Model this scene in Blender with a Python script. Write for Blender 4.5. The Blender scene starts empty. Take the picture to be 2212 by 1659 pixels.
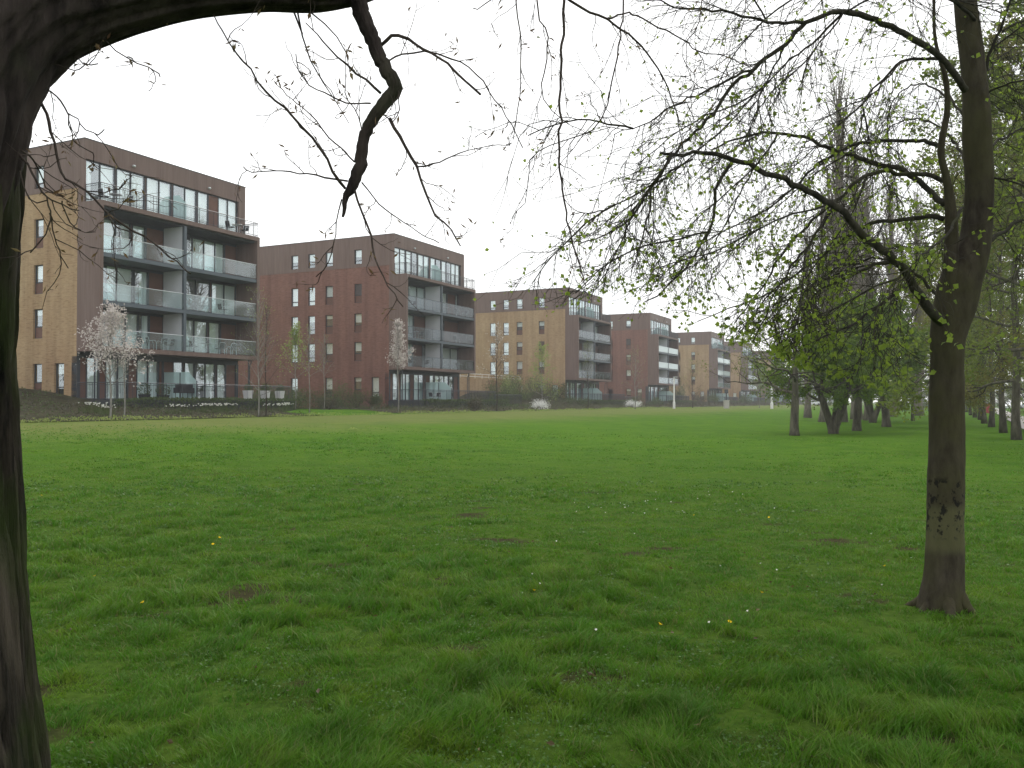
import bpy, math, random
import numpy as np
from mathutils import Vector, Matrix, Euler

R = math.radians
scene = bpy.context.scene
COL = scene.collection

# ------------------------------------------------------------------ camera
FPX, VW, VH, HORIZON = 1880.0, 2212.0, 1659.0, 868.0      # focal length in units of a 2212 px wide picture
CAM_Z = 1.6
PITCH = math.atan((HORIZON - VH / 2) / FPX)
cam_d = bpy.data.cameras.new('camera')
cam_d.sensor_width = 36.0
cam_d.lens = FPX / VW * 36.0
cam_d.clip_start = 0.05
cam_d.clip_end = 6000
cam = bpy.data.objects.new('camera', cam_d)
cam.location = (0, 0, CAM_Z)
cam.rotation_euler = (R(90) + PITCH, 0, 0)
COL.objects.link(cam)
scene.camera = cam

# ------------------------------------------------------------------ world, sun, exposure
SUN_EL, SUN_AZ = 48.0, 14.0           # degrees; azimuth from +Y towards +X
world = bpy.data.worlds.new('World')
scene.world = world
world.use_nodes = True
nt = world.node_tree
nt.nodes.clear()
w_out = nt.nodes.new('ShaderNodeOutputWorld')
w_bg = nt.nodes.new('ShaderNodeBackground')
w_sky = nt.nodes.new('ShaderNodeTexSky')
w_sky.sky_type = 'NISHITA'
w_sky.sun_disc = False
w_sky.sun_elevation = R(SUN_EL)
w_sky.sun_rotation = R(SUN_AZ)
w_bg.inputs['Strength'].default_value = 0.1
w_tc = nt.nodes.new('ShaderNodeTexCoord')
w_map = nt.nodes.new('ShaderNodeMapping')
w_map.inputs['Scale'].default_value = (1.0, 1.0, 2.4)
w_n = nt.nodes.new('ShaderNodeTexNoise')
w_n.inputs['Scale'].default_value = 2.3
w_n.inputs['Detail'].default_value = 7
w_n.inputs['Roughness'].default_value = 0.55
w_r = nt.nodes.new('ShaderNodeValToRGB')
w_r.color_ramp.elements[0].position = 0.30
w_r.color_ramp.elements[0].color = (11.6, 11.8, 12.1, 1)
w_r.color_ramp.elements[1].position = 0.47
w_r.color_ramp.elements[1].color = (16, 16, 15.8, 1)
w_m = nt.nodes.new('ShaderNodeMixRGB')
w_m.inputs['Fac'].default_value = 0.9
nt.links.new(w_tc.outputs['Generated'], w_map.inputs['Vector'])
nt.links.new(w_map.outputs['Vector'], w_n.inputs['Vector'])
nt.links.new(w_n.outputs['Fac'], w_r.inputs['Fac'])
nt.links.new(w_sky.outputs['Color'], w_m.inputs['Color1'])
nt.links.new(w_r.outputs['Color'], w_m.inputs['Color2'])
nt.links.new(w_m.outputs['Color'], w_bg.inputs['Color'])
nt.links.new(w_bg.outputs['Background'], w_out.inputs['Surface'])

sun_d = bpy.data.lights.new('sun', 'SUN')
sun_d.energy = 1.5
sun_d.angle = R(16)
sun_d.color = (1.0, 0.95, 0.87)
sun = bpy.data.objects.new('sun', sun_d)
sun_dir = Vector((math.sin(R(SUN_AZ)) * math.cos(R(SUN_EL)), math.cos(R(SUN_AZ)) * math.cos(R(SUN_EL)), math.sin(R(SUN_EL))))
sun.rotation_euler = sun_dir.to_track_quat('Z', 'Y').to_euler()
sun.location = (0, 0, 60)
COL.objects.link(sun)

scene.view_settings.view_transform = 'Standard'
scene.view_settings.look = 'None'
scene.view_settings.exposure = 0.0
scene.view_settings.gamma = 1.0
scene.view_settings.use_curve_mapping = False
scene.cycles.max_bounces = 8
scene.cycles.transparent_max_bounces = 24
scene.cycles.use_denoising = True
scene.cycles.denoising_prefilter = 'ACCURATE'

# ------------------------------------------------------------------ helpers: pixel to point, noise, meshes
_cp, _sp = math.cos(PITCH), math.sin(PITCH)

def at(px, py, Y):
    """the point at forward distance Y that shows at picture position (px, py) of the 2212 px wide view"""
    u = (px - VW / 2) / FPX
    v = (VH / 2 - py) / FPX
    y, z = _cp - v * _sp, _sp + v * _cp
    t = Y / y
    return Vector((u * t, Y, CAM_Z + z * t))

_rt = np.random.RandomState(11)
_TAB = _rt.rand(256, 256)

def vnoise(x, y):
    xi = np.floor(x).astype(int); yi = np.floor(y).astype(int)
    fx = x - xi; fy = y - yi
    fx = fx * fx * (3 - 2 * fx); fy = fy * fy * (3 - 2 * fy)
    a = _TAB[xi & 255, yi & 255]; b = _TAB[(xi + 1) & 255, yi & 255]
    c = _TAB[xi & 255, (yi + 1) & 255]; d = _TAB[(xi + 1) & 255, (yi + 1) & 255]
    return (a * (1 - fx) + b * fx) * (1 - fy) + (c * (1 - fx) + d * fx) * fy

def fbm(x, y, o=4):
    s = 0.0; a = 0.5; n = 0.0
    for i in range(o):
        s = s + a * vnoise(x * 2 ** i + 17.3 * i, y * 2 ** i + 5.1 * i); n += a; a *= 0.5
    return s / n

def sstep(a, b, x):
    t = np.clip((np.asarray(x, float) - a) / (b - a), 0, 1)
    return t * t * (3 - 2 * t)

DX, DY = 0.44, 0.898          # direction of the building row
_l = math.hypot(DX, DY); DX /= _l; DY /= _l
QF = 46.0                     # distance of the balcony fronts from the line through the camera

def row(a, q):
    return (a * DX - q * DY, a * DY + q * DX)

def zt(x, y):
    """height of the ground"""
    x = np.asarray(x, float); y = np.asarray(y, float)
    q = -DY * x + DX * y
    a = DX * x + DY * y
    z = 0.65 * sstep(4, 36, q) + 0.32 * sstep(37.3, 43, q)
    b1 = (1 - sstep(36, 45, a)) * sstep(-30, -10, a)
    b3 = sstep(90, 101, a) * (1 - sstep(116, 124, a))
    b5 = 0.6 * sstep(178, 188, a) * (1 - sstep(203, 212, a))
    z = z + (b1 + b3 * 1.25 + b5) * 1.5 * sstep(40.5, 54, q)
    far = sstep(30, 60, np.abs(x) + np.abs(y))
    z = z + 0.10 * (fbm(x / 9.0, y / 9.0, 3) - 0.5) * (1 - sstep(38, 44, q)) * (0.5 + 0.5 * far)
    z = z + 0.05 * (fbm(x / 1.3 + 40, y / 1.3, 3) - 0.5) * (1 - far)
    return z

def ztf(x, y):
    return float(zt(np.array([x]), np.array([y]))[0])

class MB:
    """collects pieces and builds ONE mesh object"""
    def __init__(self):
        self.v = []; self.q = []; self.t = []; self.n = 0
    def add(self, v, q=None, t=None):
        v = np.asarray(v, float).reshape(-1, 3)
        self.v.append(v)
        if q is not None and len(q): self.q.append(np.asarray(q, int).reshape(-1, 4) + self.n)
        if t is not None and len(t): self.t.append(np.asarray(t, int).reshape(-1, 3) + self.n)
        self.n += len(v)
        return self
    def box(self, x0, y0, z0, x1, y1, z1):
        v = [(x0, y0, z0), (x1, y0, z0), (x1, y1, z0), (x0, y1, z0), (x0, y0, z1), (x1, y0, z1), (x1, y1, z1), (x0, y1, z1)]
        q = [(0, 3, 2, 1), (4, 5, 6, 7), (0, 1, 5, 4), (1, 2, 6, 5), (2, 3, 7, 6), (3, 0, 4, 7)]
        return self.add(v, q)
    def quad(self, a, b, c, d):
        return self.add([a, b, c, d], [(0, 1, 2, 3)])
    def tube(self, pts, rad, k=6, cap=True, bump=None):
        p = np.asarray(pts, float); n = len(p)
        r = np.broadcast_to(np.asarray(rad, float), (n,))
        tg = np.gradient(p, axis=0)
        tg /= np.linalg.norm(tg, axis=1)[:, None] + 1e-12
        ref = np.array([0, 0, 1.0]) if abs(tg[0][2]) < 0.9 else np.array([0, 1.0, 0])
        u = np.cross(tg[0], ref); u /= np.linalg.norm(u)
        U = np.empty((n, 3))
        for i in range(n):
            u = u - tg[i] * np.dot(u, tg[i]); u = u / (np.linalg.norm(u) + 1e-12); U[i] = u
        W = np.cross(tg, U)
        ang = np.arange(k) * (2 * math.pi / k)
        ca, sa = np.cos(ang), np.sin(ang)
        rr = r[:, None] * np.ones(k)[None, :]
        if bump is not None: rr = rr * bump(p, ang)
        v = p[:, None, :] + rr[:, :, None] * (ca[None, :, None] * U[:, None, :] + sa[None, :, None] * W[:, None, :])
        i = np.arange(n - 1)[:, None] * k; j = np.arange(k)[None, :]; j2 = (j + 1) % k
        q = np.stack([i + j, i + j2, i + k + j2, i + k + j], -1).reshape(-1, 4)
        v = v.reshape(-1, 3)
        t = None
        if cap:
            v = np.vstack([v, p[0], p[-1]])
            m = n * k; e = (n - 1) * k
            jj = np.arange(k); j3 = (jj + 1) % k
            t = np.vstack([np.stack([np.full(k, m), j3, jj], -1), np.stack([np.full(k, m + 1), e + jj, e + j3], -1)])
        return self.add(v, q, t)
    def lathe(self, prof, k=16, c=(0, 0, 0)):
        prof = np.asarray(prof, float)
        p = np.stack([np.full(len(prof), c[0]), np.full(len(prof), c[1]), prof[:, 1] + c[2]], -1)
        ang = np.arange(k) * (2 * math.pi / k)
        n = len(prof)
        v = np.stack([c[0] + prof[:, 0][:, None] * np.cos(ang), c[1] + prof[:, 0][:, None] * np.sin(ang), np.repeat(p[:, 2][:, None], k, 1)], -1).reshape(-1, 3)
        i = np.arange(n - 1)[:, None] * k; j = np.arange(k)[None, :]; j2 = (j + 1) % k
        return self.add(v, np.stack([i + j, i + j2, i + k + j2, i + k + j], -1).reshape(-1, 4))
    def leaves(self, c, size, rng, aspect=0.8, flat=0.0, droop=0.0, fold=True):
        """leaf shaped faces (two folded quads each) at the points c"""
        c = np.asarray(c, float).reshape(-1, 3); n = len(c)
        if n == 0: return self
        s = np.asarray(size, float) * np.ones(n)
        ax = rng.normal(size=(n, 3)); ax[:, 2] = ax[:, 2] * (1 - flat) - droop
        ax /= np.linalg.norm(ax, axis=1)[:, None] + 1e-9
        o = rng.normal(size=(n, 3)); o -= ax * np.sum(o * ax, 1)[:, None]; o /= np.linalg.norm(o, axis=1)[:, None] + 1e-9
        nn = np.cross(ax, o)
        h = s[:, None]; w = (s * aspect * 0.5)[:, None]
        if fold:
            v = np.stack([c, c + ax * h * .45 + o * w - nn * w * .35, c + ax * h, c + ax * h * .45 - o * w - nn * w * .35, c + ax * h * .5 + nn * w * .1], 1)
            b = np.arange(n)[:, None] * 5
            t = np.concatenate([b + [0, 1, 4], b + [1, 2, 4], b + [2, 3, 4], b + [3, 0, 4]], 0)
            return self.add(v.reshape(-1, 3), None, t)
        v = np.stack([c, c + ax * h * .5 + o * w, c + ax * h, c + ax * h * .5 - o * w], 1)
        return self.add(v.reshape(-1, 3), np.arange(n * 4).reshape(n, 4))
    def mesh(self, name, smooth=False):
        v = np.vstack(self.v) if self.v else np.zeros((0, 3))
        q = np.vstack(self.q) if self.q else np.zeros((0, 4), int)
        t = np.vstack(self.t) if self.t else np.zeros((0, 3), int)
        me = bpy.data.meshes.new(name)
        me.vertices.add(len(v)); me.vertices.foreach_set('co', v.astype(np.float32).ravel())
        idx = np.concatenate([q.ravel(), t.ravel()]).astype(np.int32)
        nq, ntr = len(q), len(t)
        me.loops.add(len(idx)); me.loops.foreach_set('vertex_index', idx)
        me.polygons.add(nq + ntr)
        st = np.concatenate([np.arange(nq) * 4, nq * 4 + np.arange(ntr) * 3]).astype(np.int32)
        me.polygons.foreach_set('loop_start', st)
        me.polygons.foreach_set('use_smooth', np.full(nq + ntr, bool(smooth)))
        me.update(calc_edges=True)
        return me
    def build(self, name, mat, parent=None, smooth=False):
        me = self.mesh(name, smooth)
        if mat: me.materials.append(mat)
        return link(name, me, parent)

def link(name, me, parent=None):
    o = bpy.data.objects.new(name, me)
    COL.objects.link(o)
    if parent: o.parent = parent
    return o

def empty(name, loc, rz=0.0, scale=1.0):
    o = bpy.data.objects.new(name, None)
    o.location = loc; o.rotation_euler = (0, 0, rz); o.scale = (scale,) * 3
    o.empty_display_size = 0.3
    COL.objects.link(o)
    return o

def tag(o, label=None, cat=None, group=None, kind=None):
    if label: o['label'] = label
    if cat: o['category'] = cat
    if group: o['group'] = group
    if kind: o['kind'] = kind
    return o

def copy_tree(o, parent=None):
    c = o.copy(); COL.objects.link(c)
    if parent: c.parent = parent
    for ch in list(o.children): copy_tree(ch, c)
    return c

# ------------------------------------------------------------------ materials
MATS = {}

def newmat(name):
    m = bpy.data.materials.new(name); m.use_nodes = True
    n = m.node_tree; n.nodes.clear()
    return m, n, n.nodes.new('ShaderNodeOutputMaterial')

def N(n, kind, **kw):
    d = n.nodes.new(kind)
    for k, v in kw.items():
        if k in d.inputs.keys(): d.inputs[k].default_value = v
        else: setattr(d, k, v)
    return d

def ramp(n, fac, stops):
    r = n.nodes.new('ShaderNodeValToRGB')
    e = r.color_ramp.elements
    while len(e) < len(stops): e.new(0.5)
    for i, (p, c) in enumerate(stops):
        e[i].position = p; e[i].color = (*c, 1)
    n.links.new(fac, r.inputs['Fac'])
    return r.outputs['Color']

def mixc(n, fac, a, b, mode='MIX'):
    m = n.nodes.new('ShaderNodeMixRGB'); m.blend_type = mode
    for s, v in (('Fac', fac), ('Color1', a), ('Color2', b)):
        if isinstance(v, (int, float)): m.inputs[s].default_value = v
        elif isinstance(v, tuple): m.inputs[s].default_value = (*v, 1)
        else: n.links.new(v, m.inputs[s])
    return m.outputs['Color']

def noise(n, scale, detail=4, rough=.55, vec=None, stretch=None):
    t = N(n, 'ShaderNodeTexNoise'); t.inputs['Scale'].default_value = scale
    t.inputs['Detail'].default_value = detail; t.inputs['Roughness'].default_value = rough
    if vec is None:
        tc = n.nodes.new('ShaderNodeTexCoord'); vec = tc.outputs['Object']
    if stretch:
        mp = n.nodes.new('ShaderNodeMapping'); mp.inputs['Scale'].default_value = stretch
        n.links.new(vec, mp.inputs['Vector']); vec = mp.outputs['Vector']
    n.links.new(vec, t.inputs['Vector'])
    return t.outputs['Fac']

def bump(n, h, strength=.5, dist=.02):
    b = n.nodes.new('ShaderNodeBump'); b.inputs['Strength'].default_value = strength; b.inputs['Distance'].default_value = dist
    n.links.new(h, b.inputs['Height'])
    return b.outputs['Normal']

def principled(n, out, col, rough=.7, spec=.3, metal=0.0, normal=None):
    p = n.nodes.new('ShaderNodeBsdfPrincipled')
    if isinstance(col, tuple): p.inputs['Base Color'].default_value = (*col, 1)
    else: n.links.new(col, p.inputs['Base Color'])
    if isinstance(rough, (int, float)): p.inputs['Roughness'].default_value = rough
    else: n.links.new(rough, p.inputs['Roughness'])
    p.inputs['Specular IOR Level'].default_value = spec
    p.inputs['Metallic'].default_value = metal
    if normal is not None: n.links.new(normal, p.inputs['Normal'])
    n.links.new(p.outputs['BSDF'], out.inputs['Surface'])
    return p

def plain(name, col, rough=.6, spec=.3, metal=0.0, var=.18, scale=6):
    m, n, o = newmat(name)
    f = noise(n, scale, 5)
    c = mixc(n, f, tuple(x * (1 - var) for x in col), tuple(min(1, x * (1 + var)) for x in col))
    principled(n, o, c, rough, spec, metal)
    MATS[name] = m
    return m

def brick(name, c1, c2, mortar, stain):
    m, n, o = newmat(name)
    tc = n.nodes.new('ShaderNodeTexCoord'); sp = n.nodes.new('ShaderNodeSeparateXYZ'); cb = n.nodes.new('ShaderNodeCombineXYZ')
    n.links.new(tc.outputs['Object'], sp.inputs[0])
    ad = n.nodes.new('ShaderNodeMath'); ad.operation = 'ADD'
    n.links.new(sp.outputs['X'], ad.inputs[0]); n.links.new(sp.outputs['Y'], ad.inputs[1])
    n.links.new(ad.outputs[0], cb.inputs['X']); n.links.new(sp.outputs['Z'], cb.inputs['Y'])
    b = n.nodes.new('ShaderNodeTexBrick')
    n.links.new(cb.outputs[0], b.inputs['Vector'])
    b.inputs['Color1'].default_value = (*c1, 1); b.inputs['Color2'].default_value = (*c2, 1); b.inputs['Mortar'].default_value = (*mortar, 1)
    b.inputs['Scale'].default_value = 1.0
    b.inputs['Brick Width'].default_value = .225; b.inputs['Row Height'].default_value = .075; b.inputs['Mortar Size'].default_value = .008
    b.inputs['Bias'].default_value = -.2
    big = noise(n, .35, 5, .6)
    c = mixc(n, ramp(n, big, [(.35, (0, 0, 0)), (.7, (1, 1, 1))]), b.outputs['Color'], mixc(n, .55, b.outputs['Color'], stain), 'MIX')
    fine = noise(n, 2.2, 3, .6, cb.outputs[0], (1.0, 5.0, 1))
    c = mixc(n, .38, c, ramp(n, fine, [(.36, (.42, .36, .33)), (.5, (1, 1, 1))]), 'MULTIPLY')
    st = noise(n, 1.6, 4, .6, cb.outputs[0], (1.0, .06, 1))
    c = mixc(n, .45, c, ramp(n, st, [(.34, (.55, .52, .50)), (.56, (1, 1, 1))]), 'MULTIPLY')
    principled(n, o, c, .85, .15, normal=bump(n, b.outputs['Fac'], -.4, .006))
    MATS[name] = m
    return m

def bark(name, dark, light, moss, scale=9.0, moss_amt=.5, d=.03, sz=.22):
    m, n, o = newmat(name)
    f = noise(n, scale, 8, .65, stretch=(1, 1, sz))
    g = noise(n, 2.2, 5, .6)
    c = ramp(n, f, [(.36, dark), (.64, light)])
    mm = ramp(n, g, [(.62 - moss_amt * .3, (0, 0, 0)), (.80 - moss_amt * .25, (1, 1, 1))])
    c = mixc(n, mm, c, mixc(n, f, tuple(x * .5 for x in moss), moss))
    principled(n, o, c, .9, .12, normal=bump(n, f, .9, d))
    MATS[name] = m
    return m

def leaf(name, c1, c2, tr, trans=.45, rough=.5):
    m, n, o = newmat(name)
    g = n.nodes.new('ShaderNodeNewGeometry')
    big = noise(n, .6, 3)
    c = mixc(n, g.outputs['Random Per Island'], c1, c2)
    p = n.nodes.new('ShaderNodeBsdfPrincipled'); p.inputs['Roughness'].default_value = rough; p.inputs['Specular IOR Level'].default_value = .2
    n.links.new(c, p.inputs['Base Color'])
    t = n.nodes.new('ShaderNodeBsdfTranslucent')
    n.links.new(mixc(n, g.outputs['Random Per Island'], tuple(x * .75 for x in tr), tr), t.inputs['Color'])
    mx = n.nodes.new('ShaderNodeMixShader'); mx.inputs[0].default_value = trans
    n.links.new(p.outputs[0], mx.inputs[1]); n.links.new(t.outputs[0], mx.inputs[2]); n.links.new(mx.outputs[0], o.inputs['Surface'])
    MATS[name] = m
    return m

def glass(name, tint, ior=1.6, rough=.02, extra=0.0, opaque=0.0, body=(.5, .6, .6)):
    m, n, o = newmat(name)
    tr = n.nodes.new('ShaderNodeBsdfTransparent'); tr.inputs['Color'].default_value = (*tint, 1)
    gl = n.nodes.new('ShaderNodeBsdfGlossy'); gl.inputs['Roughness'].default_value = rough; gl.inputs['Color'].default_value = (.85, .93, .97, 1)
    fr = n.nodes.new('ShaderNodeFresnel'); fr.inputs['IOR'].default_value = ior
    ad = n.nodes.new('ShaderNodeMath'); ad.operation = 'ADD'; ad.use_clamp = True; ad.inputs[1].default_value = extra
    n.links.new(fr.outputs[0], ad.inputs[0])
    # only the outer face mirrors, so a pane with two faces does not mirror twice
    ge = n.nodes.new('ShaderNodeNewGeometry'); mu = n.nodes.new('ShaderNodeMath'); mu.operation = 'MULTIPLY_ADD'
    mu.inputs[1].default_value = -1.0; mu.inputs[2].default_value = 1.0
    n.links.new(ge.outputs['Backfacing'], mu.inputs[0])
    fa = n.nodes.new('ShaderNodeMath'); fa.operation = 'MULTIPLY'
    n.links.new(ad.outputs[0], fa.inputs[0]); n.links.new(mu.outputs[0], fa.inputs[1])
    src = tr.outputs[0]
    if opaque:
        df = n.nodes.new('ShaderNodeBsdfDiffuse'); df.inputs['Color'].default_value = (*body, 1)
        m2 = n.nodes.new('ShaderNodeMixShader'); m2.inputs[0].default_value = opaque
        n.links.new(tr.outputs[0], m2.inputs[1]); n.links.new(df.outputs[0], m2.inputs[2]); src = m2.outputs[0]
    mx = n.nodes.new('ShaderNodeMixShader')
    n.links.new(fa.outputs[0], mx.inputs[0]); n.links.new(src, mx.inputs[1]); n.links.new(gl.outputs[0], mx.inputs[2])
    n.links.new(mx.outputs[0], o.inputs['Surface'])
    MATS[name] = m
    return m

brick('yellow_brick', (.45, .325, .195), (.385, .265, .150), (.34, .26, .17), (.27, .165, .09))
brick('red_brick', (.260, .132, .104), (.215, .106, .083), (.20, .125, .105), (.17, .09, .075))

def cladding_mat():
    m, n, o = newmat('brown_cladding')
    f = noise(n, 3.0, 4, .6, stretch=(1, 1, .08))
    g = noise(n, 26.0, 2, .5, stretch=(1, 1, .02))
    c = ramp(n, f, [(.3, (.145, .098, .084)), (.7, (.190, .134, .116))])
    c = mixc(n, .35, c, ramp(n, g, [(.35, (.5, .5, .5)), (.6, (1, 1, 1))]), 'MULTIPLY')
    principled(n, o, c, .6, .25, normal=bump(n, g, .3, .01))
    MATS['brown_cladding'] = m
cladding_mat()
plain('dark_metal', (.036, .042, .052), .45, .4)
plain('blue_grey_metal', (.085, .105, .125), .5, .35)
plain('brown_panel', (.135, .072, .056), .6, .25, var=.25, scale=2)
plain('white_render', (.62, .64, .68), .8, .2, var=.06, scale=2)
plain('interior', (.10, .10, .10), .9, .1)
plain('curtain', (.80, .82, .80), .9, .05, var=.08, scale=3)
plain('roofing', (.24, .25, .25), .8, .2)
plain('pale_metal', (.60, .63, .66), .35, .5, metal=.6)
plain('white_paint', (.72, .72, .72), .5, .3, var=.08)
plain('plinth', (.045, .050, .055), .8, .2)
plain('concrete', (.42, .41, .38), .9, .1)
plain('black_plastic', (.022, .022, .026), .5, .3)
plain('timber', (.10, .065, .045), .8, .2)
plain('red_paint', (.30, .03, .04), .5, .3)
plain('yellow_flower', (.80, .55, .02), .7, .1)
plain('white_flower', (.82, .82, .78), .7, .1)
glass('window_glass', (.88, .95, .96), 1.75, .012, .27)
glass('balcony_glass', (.90, .97, .97), 1.5, .05, .10, .05, (.80, .88, .90))
glass('grey_glass', (.66, .69, .71), 1.45, .08, .03, .03, (.13, .14, .15))
glass('white_glass', (.8, .9, .9), 1.5, .06, .03, .72, (.66, .74, .74))
glass('frosted_glass', (.8, .95, .95), 1.5, .2, .02, .75, (.50, .68, .68))
bark('old_bark', (.003, .003, .0025), (.066, .056, .042), (.032, .050, .010), 17, .62, .05, .12)
bark('limb_bark', (.014, .011, .011), (.060, .048, .044), (.05, .06, .03), 14, .15, .03)
bark('lime_bark', (.030, .028, .019), (.088, .082, .056), (.075, .082, .030), 12, .5, .012)
bark('twig_bark', (.030, .024, .021), (.080, .064, .055), (.06, .06, .03), 20, .1, .003)
bark('lime_limb', (.018, .017, .014), (.060, .056, .042), (.05, .055, .022), 16, .4, .008)
bark('park_bark', (.045, .042, .032), (.135, .125, .095), (.085, .092, .050), 6, .4, .04)
bark('poplar_bark', (.13, .115, .10), (.25, .22, .19), (.12, .12, .08), 8, .2, .02)
bark('sapling_bark', (.13, .125, .11), (.30, .29, .27), (.2, .2, .15), 10, .1, .003)
leaf('lime_leaf', (.085, .15, .022), (.20, .27, .045), (.33, .45, .06), .5)
leaf('park_leaf', (.070, .105, .022), (.135, .165, .038), (.22, .29, .05), .45)
leaf('clover_leaf', (.045, .115, .022), (.085, .165, .035), (.10, .20, .03), .3)
leaf('dead_leaf', (.06, .042, .02), (.15, .12, .055), (.12, .09, .03), .25)
leaf('rust_leaf', (.095, .085, .030), (.155, .150, .042), (.24, .25, .06), .45)
leaf('dark_leaf', (.048, .095, .016), (.120, .185, .030), (.20, .31, .04), .45)
leaf('bud', (.11, .055, .035), (.17, .14, .06), (.20, .13, .06), .25)
leaf('blossom', (.52, .475, .455), (.70, .655, .63), (.62, .55, .53), .35)
leaf('white_blossom', (.75, .77, .75), (.88, .88, .86), (.8, .8, .78), .4)
leaf('shrub_leaf', (.055, .085, .030), (.12, .15, .055), (.14, .19, .06), .35)
leaf('hedge_leaf', (.036, .066, .024), (.085, .115, .042), (.11, .15, .05), .35)
leaf('spring_leaf', (.17, .23, .055), (.28, .33, .10), (.35, .44, .12), .45)
leaf('red_leaf', (.15, .05, .04), (.20, .10, .06), (.2, .08, .05), .35)
leaf('cover_leaf', (.045, .048, .030), (.105, .088, .058), (.10, .11, .05), .25)

def grass_mats():
    m, n, o = newmat('grass_blade')
    tc = n.nodes.new('ShaderNodeTexCoord')
    g = n.nodes.new('ShaderNodeNewGeometry')
    big = noise(n, .35, 4, .6)
    mid = noise(n, 1.7, 4, .6)
    c = ramp(n, mid, [(.30, (.026, .122, .005)), (.50, (.058, .200, .007)), (.70, (.145, .260, .016))])
    c = mixc(n, ramp(n, big, [(.4, (0, 0, 0)), (.7, (.5, .5, .5))]), c, (.105, .225, .014))
    c = mixc(n, ramp(n, g.outputs['Random Per Island'], [(0, (0, 0, 0)), (.86, (.30, .30, .30)), (.94, (.85, .85, .85))]), c, (.175, .19, .066))
    p = n.nodes.new('ShaderNodeBsdfPrincipled'); p.inputs['Roughness'].default_value = .45; p.inputs['Specular IOR Level'].default_value = .14
    n.links.new(c, p.inputs['Base Color'])
    t = n.nodes.new('ShaderNodeBsdfTranslucent'); n.links.new(c, t.inputs['Color'])
    mx = n.nodes.new('ShaderNodeMixShader'); mx.inputs[0].default_value = .35
    n.links.new(p.outputs[0], mx.inputs[1]); n.links.new(t.outputs[0], mx.inputs[2]); n.links.new(mx.outputs[0], o.inputs['Surface'])
    MATS['grass_blade'] = m
    # the lawn sheet below and beyond the blades
    m, n, o = newmat('lawn')
    at_ = n.nodes.new('ShaderNodeAttribute'); at_.attribute_name = 'soil'
    ol = n.nodes.new('ShaderNodeAttribute'); ol.attribute_name = 'olive'
    big = noise(n, .16, 5, .6)
    mid = noise(n, .9, 6, .65)
    fine = noise(n, 14, 4, .7)
    c = ramp(n, mid, [(.32, (.038, .106, .008)), (.52, (.063, .142, .011)), (.72, (.102, .172, .016))])
    c = mixc(n, ramp(n, big, [(.38, (0, 0, 0)), (.66, (.55, .55, .55))]), c, (.082, .172, .010))
    c = mixc(n, ol.outputs['Fac'], c, ramp(n, mid, [(.3, (.120, .148, .044)), (.7, (.165, .175, .060))]))
    c = mixc(n, .6, c, ramp(n, fine, [(.3, (.45, .45, .45)), (.62, (1.1, 1.1, 1.1))]), 'MULTIPLY')
    c = mixc(n, at_.outputs['Fac'], c, ramp(n, fine, [(.3, (.020, .016, .008)), (.7, (.052, .042, .024))]))
    th = n.nodes.new('ShaderNodeAttribute'); th.attribute_name = 'blade_shade'
    c = mixc(n, th.outputs['Fac'], c, ramp(n, fine, [(.3, (.020, .036, .008)), (.7, (.055, .080, .018))]))  # shade between the blades painted into the near sheet as a darker green
    c = mixc(n, at_.outputs['Fac'], c, ramp(n, fine, [(.3, (.020, .016, .008)), (.7, (.052, .042, .024))]))
    principled(n, o, c, .95, .02, normal=bump(n, fine, .5, .05))
    MATS['lawn'] = m
grass_mats()

# ------------------------------------------------------------------ ground
def soil_of(x, y):
    """bare earth patches in the near lawn, 0..1"""
    f = fbm(x / .55 + 3, y / 0.32 + 9, 4)
    g = fbm(x / 5.0 + 50, y / 5.0 + 20, 2)
    return sstep(.685, .82, f + .30 * (g - .5)) * (1 - sstep(14, 22, np.hypot(x, y)))

def axis(lo, fine0, fine1, hi, st, gr):
    p = list(np.arange(fine0, fine1 + 1e-6, st))
    s = st; x = p[-1]
    while x < hi: s *= gr; x += s; p.append(x)
    s = st; x = fine0; left = []
    while x > lo: s *= gr; x -= s; left.append(x)
    return np.array(left[::-1] + p)

gx = axis(-800, -9, 9, 800, .13, 1.045)
gy = axis(-250, 1.2, 15, 1000, .13, 1.04)
GX, GY = np.meshgrid(gx, gy)
GZ = zt(GX, GY)
nv = len(gx)
ii, jj = np.meshgrid(np.arange(len(gy) - 1), np.arange(nv - 1), indexing='ij')
quads = np.stack([ii * nv + jj, ii * nv + jj + 1, (ii + 1) * nv + jj + 1, (ii + 1) * nv + jj], -1).reshape(-1, 4)
gm = MB().add(np.stack([GX, GY, GZ], -1).reshape(-1, 3), quads)
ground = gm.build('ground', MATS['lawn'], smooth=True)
tag(ground, 'green park lawn of mown grass stretching from the trees to the flats', None, None, 'structure')
so = soil_of(GX, GY).ravel()
ground.data.attributes.new('soil', 'FLOAT', 'POINT').data.foreach_set('value', (so * .8).astype(np.float32))
ground.data.attributes.new('blade_shade', 'FLOAT', 'POINT').data.foreach_set('value', (.6 * (1 - sstep(9, 34, np.hypot(GX, GY)))).ravel().astype(np.float32))
_q = -DY * GX + DX * GY; _a = DX * GX + DY * GY
oliv = (sstep(18, 30, _q + 6 * (fbm(GX / 6, GY / 3, 3) - .5)) * (1 - sstep(37, 38, _q)) * (.55 + .5 * fbm(GX / 5 + 7, GY / 5, 3))).ravel()
ground.data.attributes.new('olive', 'FLOAT', 'POINT').data.foreach_set('value', np.clip(oliv, 0, 1).astype(np.float32))

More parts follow.
